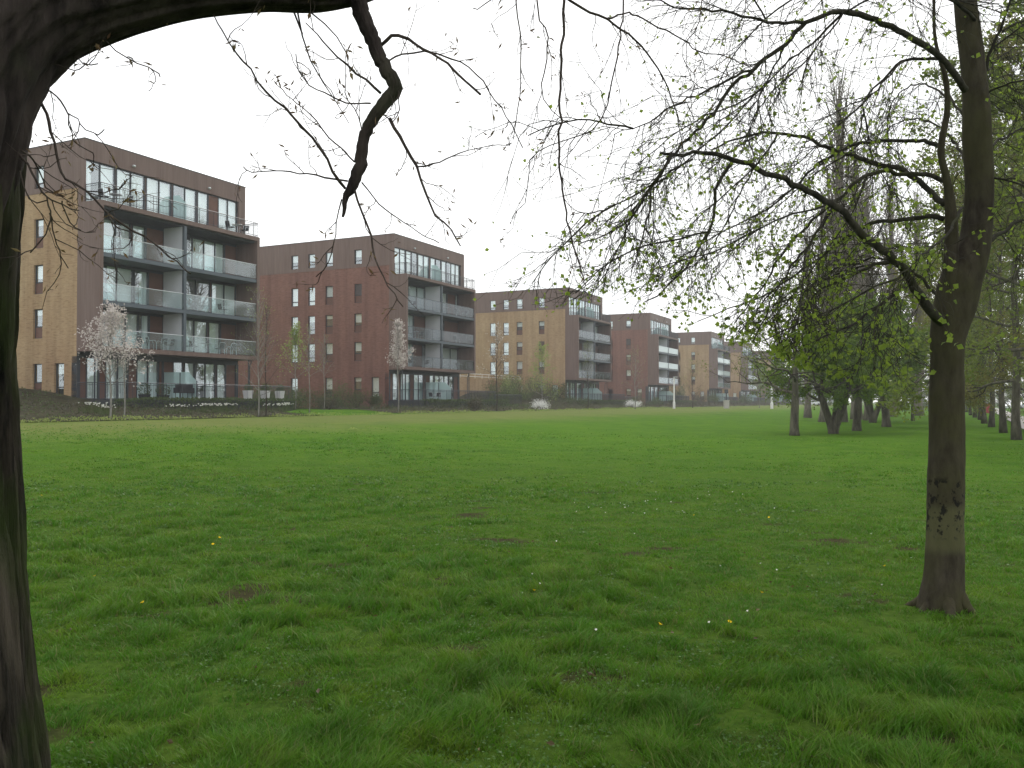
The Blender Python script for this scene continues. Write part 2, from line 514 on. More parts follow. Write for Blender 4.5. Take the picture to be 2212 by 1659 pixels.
def strip(name, amin, amax, qmin, qmax, lift, mat, na, nq, edge=None):
    A = np.linspace(amin, amax, na); Q = np.linspace(qmin, qmax, nq)
    AA, QQ = np.meshgrid(A, Q)
    if edge is not None: QQ = edge(AA, QQ)
    X = AA * DX - QQ * DY; Y = AA * DY + QQ * DX
    Z = zt(X, Y) + lift
    ii, jj = np.meshgrid(np.arange(nq - 1), np.arange(na - 1), indexing='ij')
    q = np.stack([ii * na + jj, ii * na + jj + 1, (ii + 1) * na + jj + 1, (ii + 1) * na + jj], -1).reshape(-1, 4)
    o = MB().add(np.stack([X, Y, Z], -1).reshape(-1, 3), q).build(name, mat, smooth=True)
    tag(o, kind='structure')
    return o

def soil_mat():
    m, n, o = newmat('bed_soil')
    f = noise(n, 2.0, 6, .7); g = noise(n, 9.0, 4, .7)
    c = ramp(n, f, [(.35, (.030, .026, .018)), (.55, (.055, .052, .030)), (.7, (.060, .075, .028))])
    principled(n, o, c, .95, .05, normal=bump(n, g, .8, .08)); MATS['bed_soil'] = m
    m, n, o = newmat('path_gravel')
    f = noise(n, 1.5, 6, .7)
    c = ramp(n, f, [(.3, (.30, .285, .27)), (.7, (.42, .40, .38))])
    principled(n, o, c, .95, .1); MATS['path_gravel'] = m
soil_mat()

def bed_edge(AA, QQ):
    # taper the near edge round the little grass inlet
    w = 1.2 * (fbm(AA / 4, AA * 0 + 3, 3) - .5)
    t = (QQ - 37.2) / 17.0
    return QQ + w * (1 - t)
strip('planting_bed', -30, 47.5, 37.2, 54.2, .03, MATS['bed_soil'], 110, 30, bed_edge)
strip('planting_bed', 58.0, 300, 38.2, 55.2, .03, MATS['bed_soil'], 260, 30, bed_edge)
# park path beside the right hand row of trees
PQ = -12.0

def path():
    o = strip('path', 20, 260, 0, 1, .10, MATS['path_gravel'], 200, 5, lambda AA, QQ: -4.9 - .035 * (AA - 76) - 2.0 * (1 - QQ))
    o['label'] = 'pale tarmac path running along the right hand row of trees'
path()

# ------------------------------------------------------------------ grass blades
def grass():
    rng = np.random.RandomState(5)
    half = R(36); r0, r1, d0 = 2.2, 46.0, 26000
    n = int(2 * half * d0 * 3.2 ** 2 * math.log(r1 / r0))
    r = r0 * (r1 / r0) ** rng.rand(n)
    th = (rng.rand(n) * 2 - 1) * half
    x = r * np.sin(th); y = r * np.cos(th)
    q = -DY * x + DX * y
    gap = fbm(x / .16 + 11, y / .16 + 7, 3)
    keep = (rng.rand(n) > soil_of(x, y) * .95) & (q < 36.6) & (rng.rand(n) > sstep(22, 46, r)) & (rng.rand(n) > .93 * (1 - sstep(.34, .44, gap)))
    x, y, r = x[keep], y[keep], r[keep]
    n = len(x)
    tuft = fbm(x / .22 + 80, y / .22, 4)
    big = fbm(x / 2.6, y / 2.6 + 33, 3)
    h = (.024 + .052 * np.clip((tuft - .42) * 3.4, 0, 1) * (.25 + 1.2 * sstep(.35, .65, big))) * (.45 + 1.0 * rng.rand(n))
    h *= 1 + .8 * (rng.rand(n) > .985)
    h *= 1 - .55 * sstep(7, 22, r)
    w = np.maximum(.0023, r * .00052) * (.65 + .7 * rng.rand(n))
    ang = rng.rand(n) * 2 * math.pi
    fa = vnoise(x / .32 + 9, y / .32) * 2 * math.pi * 1.6
    la = fa + rng.normal(size=n) * 1.2
    lean = h * (.35 + .8 * rng.rand(n))
    lx, ly = np.cos(la) * lean, np.sin(la) * lean
    wx, wy = np.cos(ang) * w, np.sin(ang) * w
    z = zt(x, y) - .006
    P0 = np.stack([x - wx, y - wy, z], -1); P1 = np.stack([x + wx, y + wy, z], -1)
    P2 = np.stack([x + wx * .75 + lx * .4, y + wy * .75 + ly * .4, z + h * .62], -1)
    P3 = np.stack([x - wx * .75 + lx * .4, y - wy * .75 + ly * .4, z + h * .62], -1)
    P4 = np.stack([x + lx, y + ly, z + h * .95], -1)
    V = np.stack([P0, P1, P2, P3, P4], 1).reshape(-1, 3)
    k = np.arange(n)[:, None] * 5
    o = MB().add(V, k + [0, 1, 2, 3], k + [3, 2, 4]).build('grass', MATS['grass_blade'])
    tag(o, 'short green grass blades growing in tufts across the near lawn', 'grass', None, 'stuff')
    print('grass blades', n)
    # round leaved clover and weeds in patches, dead leaves lying about
    m = 60000
    r = 2.4 * (18 / 2.4) ** rng.rand(m); th = (rng.rand(m) * 2 - 1) * half
    x = r * np.sin(th); y = r * np.cos(th)
    f = fbm(x / .9 + 140, y / .9 + 60, 3)
    k = f > .585
    x, y, r = x[k], y[k], r[k]
    o = MB().leaves(np.stack([x, y, zt(x, y) + .012 + .025 * rng.rand(len(x))], -1), np.maximum(.014, r * .0022) * (.7 + .8 * rng.rand(len(x))), rng, .95, .75, 0, fold=False).build('clover', MATS['clover_leaf'])
    tag(o, 'low round leaved clover in patches between the grass', 'clover', None, 'stuff')
    m = 230
    r = 2.6 + 15 * rng.rand(m) ** 1.3; th = (rng.rand(m) * 2 - 1) * half
    x = r * np.sin(th); y = r * np.cos(th)
    o = MB().leaves(np.stack([x, y, zt(x, y) + .03 + .02 * rng.rand(m)], -1),   .022 + .025 * rng.rand(m), rng, .6, .7, 0).build('fallen_leaves', MATS['dead_leaf'])
    tag(o, 'scattered dry brown fallen leaves on the near grass', 'leaves', None, 'stuff')
grass()

# ------------------------------------------------------------------ apartment buildings
BW, BD = 13.9, 26.0                         # width along the row, depth
FL = [0.0, 3.35, 6.2, 9.15, 12.2]           # floor levels
TOPBAND, ROOF = 13.28, 16.3
YB = 2.03                                   # brick starts this far behind the balcony fronts

def wall_grid(mb, ys, zs, holes, x, x_in):
    """a wall on the plane x between y and z limits with real openings and their reveals"""
    ye = sorted(set([ys[0], ys[1]] + [h[0] for h in holes] + [h[1] for h in holes]))
    ze = sorted(set([zs[0], zs[1]] + [h[2] for h in holes] + [h[3] for h in holes]))
    for i in range(len(ye) - 1):
        for j in range(len(ze) - 1):
            cy, cz = (ye[i] + ye[i + 1]) / 2, (ze[j] + ze[j + 1]) / 2
            if any(h[0] < cy < h[1] and h[2] < cz < h[3] for h in holes): continue
            mb.quad((x, ye[i + 1], ze[j]), (x, ye[i], ze[j]), (x, ye[i], ze[j + 1]), (x, ye[i + 1], ze[j + 1]))
    for y0, y1, z0, z1 in holes:
        mb.quad((x, y0, z0), (x, y1, z0), (x_in, y1, z0), (x_in, y0, z0))
        mb.quad((x, y1, z1), (x, y0, z1), (x_in, y0, z1), (x_in, y1, z1))
        mb.quad((x, y0, z1), (x, y0, z0), (x_in, y0, z0), (x_in, y0, z1))
        mb.quad((x, y1, z0), (x, y1, z1), (x_in, y1, z1), (x_in, y1, z0))

def side_window(b, y0, y1, z0, z1, kind, blind, x=0.0):
    """frame with its pane, blind and lower panel in an opening of the gable wall"""
    xi = x + .13; t = .055
    f = MB()
    f.box(xi, y0, z0, xi + .06, y0 + t, z1); f.box(xi, y1 - t, z0, xi + .06, y1, z1)
    f.box(xi, y0 + t, z0, xi + .06, y1 - t, z0 + t); f.box(xi, y0 + t, z1 - t, xi + .06, y1 - t, z1)
    zc = z0 + (z1 - z0) * (.40 if kind == 'panel' else .24)
    f.box(xi - .004, y0 + t, zc - .04, xi + .056, y1 - t, zc + .04)
    f.box(xi + .30, y0 - .1, z0 - .1, xi + .32, y1 + .1, z1 + .1)
    w = f.build('window', MATS['dark_metal'], b)
    zb = zc + .04 if kind == 'panel' else z0 + t
    MB().quad((xi + .03, y1 - t, zb), (xi + .03, y0 + t, zb), (xi + .03, y0 + t, z1 - t), (xi + .03, y1 - t, z1 - t)).build('pane', MATS['window_glass'], w)
    if kind == 'panel':
        MB().box(xi + .01, y0 + t, z0 + t, xi + .05, y1 - t, zc - .04).build('panel', MATS['brown_panel'], w)
    if blind > 0:
        zl = max(zb, z1 - (z1 - zb) * blind)
        MB().box(xi + .12, y0 + .02, zl, xi + .14, y1 - .02, z1 - .02).build('blind', MATS['curtain'], w)
    return w

def glazing(b, x0, x1, z0, z1, y, panels, rng, frame_mat='dark_metal', open_p=.25):
    """a row of tall panes: g glass, c glass with a curtain behind, b brown panel. Widths are relative"""
    tot = sum(w for _, w in panels); t = .045
    f = MB(); P = []; GP = []; CP = []
    f.box(x0, y, z0, x1, y + .08, z0 + .06); f.box(x0, y, z1 - .07, x1, y + .08, z1)
    x = x0
    for k, w in panels:
        xe = x + (x1 - x0) * w / tot
        f.box(x, y - .003, z0 + .06, x + t, y + .077, z1 - .07); f.box(xe - t, y - .003, z0 + .06, xe, y + .077, z1 - .07)
        if k == 'b':
            P.append(MB().box(x + t, y + .02, z0 + .06, xe - t, y + .06, z1 - .07))
        else:
            GP.append(MB().quad((x + t, y + .04, z0 + .06), (xe - t, y + .04, z0 + .06), (xe - t, y + .04, z1 - .07), (x + t, y + .04, z1 - .07)))
            if k == 'c':
                full = rng.rand() > open_p
                ca, cb = (x + .01, xe - .01) if full else ((x + .01, x + (xe - x) * .55) if rng.rand() < .5 else (x + (xe - x) * .5, xe - .01))
                m = 22
                xs = np.linspace(ca, cb, m); yy = y + .20 + .03 * np.sin((xs - x0) * 38 + rng.rand() * 3) + .012 * np.sin((xs - x0) * 11)
                v = np.vstack([np.stack([xs, yy, np.full(m, z0 + .05)], -1), np.stack([xs, yy, np.full(m, z1 - .08)], -1)])
                i = np.arange(m - 1)
                CP.append(MB().add(v, np.stack([i, i + 1, m + i + 1, m + i], -1)))
        x = xe
    w = f.build('glazing', MATS[frame_mat], b)
    for g in GP: g.build('pane', MATS['window_glass'], w)
    for p in P: p.build('panel', MATS['brown_panel'], w)
    for c in CP: c.build('curtain', MATS['curtain'], w, smooth=True)
    return w

def bar_rail(b, segs, z, h=1.1, step=.12, name='railing'):
    m = MB()
    for (xa, ya), (xb, yb) in segs:
        L = math.hypot(xb - xa, yb - ya); n = max(2, int(L / step))
        for zz, r in ((z + h, .024), (z + .12, .016), (z + h - .13, .014)):
            m.tube([(xa, ya, zz), (xb, yb, zz)], r, 4)
        for i in range(n + 1):
            s = i / n; px, py = xa + (xb - xa) * s, ya + (yb - ya) * s
            post = i % max(1, int(1.4 / step)) == 0 or i == n
            m.tube([(px, py, z), (px, py, z + h)], .026 if post else .009, 4)
    return m.build(name, MATS['dark_metal'], b)

SIDE_Y = [(5.3, 6.2), (8.85, 9.78), (11.1, 12.0), (13.3, 14.2)]

def building(a, brickmat, rail, seed, label, detail=2, z0=1.68):
    rng = np.random.RandomState(seed)
    x, y = row(a, QF)
    b = empty('apartment_building', (x, y, z0), math.atan2(DY, DX))
    tag(b, label, 'apartment block', 'apartment blocks in a row along the park')
    # gable wall openings
    holes = []; top = []
    for k, f in enumerate(FL[:4]):
        cols = SIDE_Y if k else [(3.2, 4.1)] + [SIDE_Y[0], SIDE_Y[1], SIDE_Y[3]]
        for (ya, yb) in cols: holes.append((ya, yb, f + (.62 if k else .35), f + (2.5 if k else 2.35)))
    for (ya, yb) in SIDE_Y: top.append((ya, yb, 13.62, 15.06))
    w = MB()
    wall_grid(w, (YB, BD), (-2.0, TOPBAND), holes, 0.0, .2)
    w.quad((BW, YB, -2), (BW, BD, -2), (BW, BD, TOPBAND), (BW, YB, TOPBAND))
    w.quad((BW, BD, -2), (0, BD, -2), (0, BD, TOPBAND), (BW, BD, TOPBAND))
    w.build('wall', MATS[brickmat], b)
    c = MB()
    wall_grid(c, (1.47, BD + .02), (TOPBAND, ROOF), top, -.025, .2)
    c.quad((-.025, YB, 12.35), (-.025, 1.47, 12.35), (-.025, 1.47, TOPBAND), (-.025, YB, TOPBAND))
    c.quad((-.025, YB + .0, TOPBAND), (-.025, BD + .02, TOPBAND), (.0, BD + .02, TOPBAND), (.0, YB, TOPBAND))
    c.quad((BW + .025, 1.47, 12.35), (BW + .025, BD + .02, 12.35), (BW + .025, BD + .02, ROOF), (BW + .025, 1.47, ROOF))
    c.quad((BW + .025, BD + .02, TOPBAND), (-.025, BD + .02, TOPBAND), (-.025, BD + .02, ROOF), (BW + .025, BD + .02, ROOF))
    # front of the top storey: band over the glazing and end piers
    c.box(-.022, 1.47, 15.06, BW + .022, 1.75, ROOF - .002)
    c.box(-.022, 1.472, 12.352, .10, 1.75, 15.06)
    c.box(13.25, 1.472, 12.352, BW + .022, 1.75, 15.06)
    # balcony box: side cheeks and the two deep fascias
    c.box(-.023, .0, 3.05, .23, YB + .01, 12.34)
    c.box(BW - .23, .0, 3.05, BW + .023, YB + .01, 12.34)
    c.box(.23, .003, 12.04, BW - .23, YB, 12.337)
    c.box(.23, .003, 3.052, BW - .23, YB, 3.34)
    c.build('cladding', MATS['brown_cladding'], b)
    r = MB()
    r.box(.1, 1.6, ROOF - .45, BW - .1, BD - .1, ROOF - .25)
    r.box(-.05, 1.45, ROOF, BW + .05, 1.70, ROOF + .05); r.box(-.05, BD - .2, ROOF, BW + .05, BD + .05, ROOF + .05)
    r.box(-.05, 1.70, ROOF, .2, BD - .2, ROOF + .05); r.box(BW - .2, 1.70, ROOF, BW + .05, BD - .2, ROOF + .05)
    ro = r.build('roof', MATS['dark_metal'], b)
    v = MB()
    for k in range(5): v.box(4.6, 13.2 + k * .5, ROOF - .25, 6.4, 13.6 + k * .5, ROOF + .62)
    v.box(4.5, 13.1, ROOF + .62, 6.5, 15.9, ROOF + .70)
    v.build('roof_vent', MATS['pale_metal'], ro)
    # inner room backs
    m = MB()
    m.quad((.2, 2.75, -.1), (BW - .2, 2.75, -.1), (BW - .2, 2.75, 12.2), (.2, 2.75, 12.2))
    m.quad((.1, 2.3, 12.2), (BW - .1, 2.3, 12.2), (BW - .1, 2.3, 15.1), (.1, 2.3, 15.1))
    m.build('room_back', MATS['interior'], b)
    # slabs
    for f in FL[2:4]:
        MB().box(.23, .06, f - .26, BW - .23, YB + .3, f).build('balcony_slab', MATS['blue_grey_metal'], b)
    MB().box(.232, .3, 11.9, BW - .232, YB + .3, 12.04).build('soffit', MATS['plinth'], b)
    # partitions, posts and railings of the three balcony floors
    XM = 6.75
    for k in (1, 2, 3):
        f = FL[k]; ft = (FL[k + 1] - .262) if k < 3 else 11.9
        if k == 1: f = 3.34
        MB().box(XM - .05, .24, f, XM + .05, YB + .05, ft).build('partition', MATS['white_render'], b)
        MB().box(XM - .11, .04, f, XM + .11, .238, ft).build('post', MATS['blue_grey_metal'], b)
        for bay, (xa, xb) in enumerate(((.25, XM - .12), (XM + .12, BW - .25))):
            mat = {'glass': 'balcony_glass', 'grey': 'grey_glass', 'white': 'white_glass'}[rail]
            if rail == 'white' and k == 1: mat = 'balcony_glass'
            g = MB(); g.box(xa, .085, f + .06, xb, .10, f + 1.06)
            go = g.build('balcony_railing', MATS[mat], b)
            h = MB(); h.tube([(xa, .092, f + 1.08), (xb, .092, f + 1.08)], .024, 6)
            if rail != 'glass':
                for q in range(5):
                    px = xa + (xb - xa) * q / 4 + (.03 if q == 0 else -.03 if q == 4 else 0)
                    h.box(px - .022, .105, f - .05, px + .022, .15, f + 1.08)
            h.build('handrail', MATS['pale_metal' if rail != 'grey' else 'dark_metal'], go)
            # dark surround above the windows, then the panes
            pats = [[('c', 1.15), ('g', .12), ('c', 1.05), ('c', 1.1), ('g', .12), ('c', 1.0), ('b', 1.1)],
                    [('c', .9), ('b', .14), ('c', 1.0), ('c', .95), ('b', .12), ('c', .9), ('b', 1.2)],
                    [('c', 1.1), ('b', .15), ('g', 1.0), ('g', 1.05), ('b', .15), ('c', 1.0), ('c', 1.0)],
                    [('c', .9), ('b', .12), ('g', 1.0), ('c', .9), ('c', .9), ('c', .8), ('b', 1.0)]]
            if rail == 'grey':
                pats = [[('c', .8), ('b', .12), ('c', .8), ('c', 1.0), ('b', 1.1), ('c', .4)], [('g', .8), ('c', .5), ('b', .1), ('c', .8), ('c', .9), ('b', 1.6)],
                        [('c', .8), ('b', .1), ('g', .9), ('c', .9), ('c', .9)], [('c', .9), ('g', .5), ('c', .9), ('b', 1.9)]]
            glazing(b, xa if bay == 0 else xa - .06, xb + (.06 if bay == 0 else 0), f + .02, ft - .12, 2.05, pats[(k + 2 * bay + seed) % 4], rng)
        MB().box(.24, 2.05, ft - .118, BW - .24, 2.3, ft + .0).build('window_head', MATS['dark_metal'], b)
    # top storey glazing and terrace railing
    tp = [('c', 1.0), ('c', 1.0), ('b', .12), ('c', 1.0), ('c', 1.0), ('b', .14), ('c', .95), ('c', .95), ('b', .14), ('g', .95), ('c', .95), ('b', .12), ('c', .9), ('b', .9), ('c', .85), ('c', .9)]
    if seed % 2: tp = [('c', 1.0), ('c', .9), ('b', .1), ('c', .9), ('g', .95), ('b', .14), ('c', .95), ('c', .95), ('b', .25), ('c', .95), ('g', .95), ('b', .12), ('c', .9), ('g', .9), ('c', .85), ('c', .9)]
    glazing(b, .10, 13.25, 12.36, 15.055, 1.62, tp, rng, open_p=.12)
    bar_rail(b, [((.08, .10), (BW - .08, .10)), ((BW - .08, .10), (BW - .08, 1.44)), ((.08, 1.44), (.08, .10))], 12.34, 1.08)
    s = MB(); s.add([(7.0, .25, 12.36), (7.0, 1.5, 12.36), (7.0, 1.5, 14.2), (7.0, .95, 14.2), (7.0, .25, 13.5)], None, [(0, 1, 2), (0, 2, 3), (0, 3, 4)])
    s.build('privacy_screen', MATS['frosted_glass'], b)
    for lx in (3.6, 10.2):
        l = MB(); l.lathe([(0, -.07), (.10, -.06), (.12, 0), (.10, .06), (0, .07)], 10, (lx, 1.38, 15.42)); l.box(lx - .05, 1.40, 15.38, lx + .05, 1.47, 15.46)
        l.build('wall_light', MATS['pale_metal'], b, smooth=False)
    # ground floor
    pg = [('b', .5), ('c', .9), ('b', .5), ('c', .9), ('c', .8), ('b', .7), ('c', .9), ('c', .9), ('b', .3)]
    pg2 = [('b', .8), ('c', .8), ('b', .15), ('c', .9), ('g', .9), ('c', .9), ('b', .15), ('c', .85), ('b', .9)]
    glazing(b, .25, 6.7, .03, 2.75, 2.1, pg, rng); glazing(b, 6.8, BW - .25, .03, 2.75, 2.1, pg2, rng)
    d = MB(); d.box(.02, 2.08, 2.752, BW - .02, 2.5, 3.05); d.box(6.7, 2.09, .0, 6.8, 2.5, 2.75)
    d.box(.0, 2.035, -1.2, .25, 2.5, 2.752); d.box(BW - .25, 2.035, -1.2, BW, 2.5, 2.752)
    d.build('ground_floor_frame', MATS['dark_metal'], b)
    for px in (.12, BW - .5):
        MB().tube([(px, .55, 0), (px, .55, 3.05)], .05, 8).build('column', MATS['dark_metal'], b)
    t = MB(); t.box(-.1, -1.5, -1.3, BW + 2.2, 2.034, 0.0)
    t.build('terrace', MATS['plinth'], b)
    bar_rail(b, [((-.02, -1.42), (BW + 2.1, -1.42)), ((BW + 2.1, -1.42), (BW + 2.1, 1.9)), ((-.02, 1.9), (-.02, -1.42))], 0, 1.1, .13)
    s = MB(); s.add([(6.75, -1.1, .05), (6.75, 2.0, .05), (6.75, 2.0, 1.95), (6.75, -.3, 1.95), (6.75, -1.1, 1.3)], None, [(0, 1, 2), (0, 2, 3), (0, 3, 4)])
    so_ = s.build('privacy_screen', MATS['frosted_glass'], b)
    p = MB()
    for yy in (-1.1, .45, 2.0): p.box(6.72, yy - .03, 0, 6.745, yy + .03, 1.9 if yy > -1 else 1.35)
    p.build('screen_post', MATS['dark_metal'], so_)
    # drain pipe and gable lamp
    MB().tube([(BW + .3, 1.2, 0), (BW + .3, 1.2, 2.6), (BW + .3, 1.0, 3.0), (BW - .1, .9, 3.04)], .045, 6).build('downpipe', MATS['dark_metal'], b)
    # gable windows
    for i, h in enumerate(holes):
        if detail < 2 and h[0] > 7: continue
        kind = 'panel' if (i % 4 in (1, 0) and i > 3) or (i == 1) else 'full'
        side_window(b, *h, kind, rng.choice([0, .35, .6, .8, 1.0]), 0.0)
    for i, h in enumerate(top):
        side_window(b, *h, 'full', rng.choice([.5, .8, 1.0]), -.02)
    return b

A = [36.6, 70.8, 115.4, 154.9, 202.5, 238.7, 286.6]
BLD = []
specs = [('yellow_brick', 'glass', 2, 'yellow brick block nearest the camera, clear glass balconies over its terrace'),
         ('red_brick', 'grey', 3, 'large red brick block with dark railed balconies, second along the row'),
         ('yellow_brick', 'grey', 5, 'yellow brick block with grey railed balconies beside the shrubby bank'),
         ('red_brick', 'white', 7, 'red brick block with frosted white balcony fronts behind the white lamp post'),
         ('yellow_brick', 'white', 8, 'yellow brick block with white balcony fronts, just left of the open lime tree'),
         ('yellow_brick', 'grey', 9, 'small looking yellow brick block with dark balconies under the lime branches'),
         ('yellow_brick', 'grey', 12, 'farthest yellow brick block, half hidden behind the park trees')]
for (bm_, rl, sd, lb), a in zip(specs, A):
    BLD.append(building(a, bm_, rl, sd, lb, 2 if a < 130 else 1))

def blocal(i, x, y, z):
    a = A[i]; px, py = row(a + x, QF + y)
    return (px, py, 1.68 + z)
BROT = math.atan2(DY, DX)

# low garden wall with white rail in front of the third block's gable
def garden_wall(i, label):
    o = empty('garden_wall', blocal(i, -.2, 9.0, 0), BROT); tag(o, label, 'wall')
    m = MB(); m.box(-20, -.15, -.6, -.1, .15, 3.0); m.build('brickwork', MATS['yellow_brick'], o)
    r = MB()
    for z in (3.25, 3.6): r.tube([(-20, 0, z), (-.1, 0, z)], .03, 5)
    for k in range(11): r.tube([(-20 + k * 1.98, 0, 3.0), (-20 + k * 1.98, 0, 3.62)], .025, 5)
    r.build('rail', MATS['white_paint'], o)
garden_wall(2, 'long yellow brick wall topped by a white tube rail behind the bushes')
# ------------------------------------------------------------------ trees
def resample(pts, step):
    p = np.asarray(pts, float)
    # Catmull-Rom through the points, then even steps
    q = np.vstack([2 * p[0] - p[1], p, 2 * p[-1] - p[-2]])
    out = []
    for i in range(1, len(q) - 2):
        a, b, c, d = q[i - 1], q[i], q[i + 1], q[i + 2]
        m = max(2, int(np.linalg.norm(c - b) / step))
        for t in np.arange(m) / m:
            out.append(.5 * ((2 * b) + (c - a) * t + (2 * a - 5 * b + 4 * c - d) * t * t + (3 * b - a - 3 * c + d) * t ** 3))
    out.append(p[-1])
    return np.array(out)

def resample_r(pts, rad, step):
    p = np.asarray(pts, float)
    f = resample(np.column_stack([p, np.asarray(rad, float)]), step)
    return f[:, :3], np.maximum(f[:, 3], .0015)

def unit(v):
    return v / (np.linalg.norm(v) + 1e-9)

def rand_dir(rng):
    return unit(rng.normal(size=3))

def twig(mb, rng, p, d, L, r, trop, nseg=6, wob=.22, floor=None):
    pts = [np.array(p)]; d = unit(np.array(d))
    for i in range(nseg):
        d = unit(d + rng.normal(size=3) * wob + np.array([0, 0, trop]))
        pts.append(pts[-1] + d * L / nseg)
    pts = np.array(pts)
    if floor is not None:
        ok = [q[2] > floor(q) for q in pts]
        n = ok.index(False) if False in ok else len(pts)
        if n < 3: return None
        pts = pts[:n]
    mb.tube(pts, np.linspace(r, r * .45, len(pts)), 4 if r > .006 else 3, cap=False)
    return pts

def dress(limbs, mb, lf, rng, spacing, L, r, trop, sub, leaf_n, leaf_size, dens=None, start=.12, kind='leaf', down=.3, floor=None):
    """side twigs with sub twigs and leaves or buds along each limb"""
    for pts in limbs:
        seg = np.linalg.norm(np.diff(pts, axis=0), axis=1); s = np.concatenate([[0], np.cumsum(seg)])
        T = s[-1]; pos = T * start + rng.rand() * spacing
        while pos < T:
            i = min(len(seg) - 1, int(np.searchsorted(s, pos) - 1)); i = max(i, 0)
            f = (pos - s[i]) / (seg[i] + 1e-9)
            p = pts[i] * (1 - f) + pts[i + 1] * f
            tg = unit(pts[i + 1] - pts[i])
            o = rand_dir(rng); o = unit(o - tg * np.dot(o, tg))
            d = unit(tg * .75 + o * .8 + np.array([0, 0, -down]))
            l = L * (.45 + .8 * rng.rand()) * (1 - .35 * pos / T)
            tp = twig(mb, rng, p, d, l, r, trop, floor=floor)
            if tp is None: pos += spacing; continue
            k = dens(p) if dens else 1.0
            ends = [tp]
            for j in range(sub):
                q = rng.randint(1, len(tp) - 1)
                dd = unit(unit(tp[q + 1] - tp[q]) + rand_dir(rng) * .8 + np.array([0, 0, -down * .5]))
                ends.append(twig(mb, rng, tp[q], dd, l * (.25 + .35 * rng.rand()), r * .6, trop * 1.2, 4, .28, floor))
            for e in ends:
                if e is None: continue
                n = rng.poisson(leaf_n * k)
                if n <= 0: continue
                ix = np.minimum(len(e) - 1, (1 + (len(e) - 1) * np.sqrt(rng.rand(n))).astype(int)); ix[1::2] = ix[0::2][:len(ix[1::2])]
                c = e[ix] + rng.normal(size=(n, 3)) * .006
                sz = (leaf_size if leaf_size else .019 + .013 * min(2.0, k)) * (.55 + .75 * rng.rand(n))
                if kind == 'leaf': lf.leaves(c, sz, rng, .85, 0, .45)
                else: lf.leaves(c, sz, rng, .26, 0, .25)
            pos += spacing * (.55 + .9 * rng.rand())

def V(px, py, Y): return np.array(at(px, py, Y))

def traced(pts, Ya, Yb, scale=1.0, ox=0.0):
    """picture points to a limb that runs from distance Ya to Yb"""
    n = len(pts)
    return [V(ox + x * scale, y * scale, Ya + (Yb - Ya) * i / (n - 1)) for i, (x, y) in enumerate(pts)]

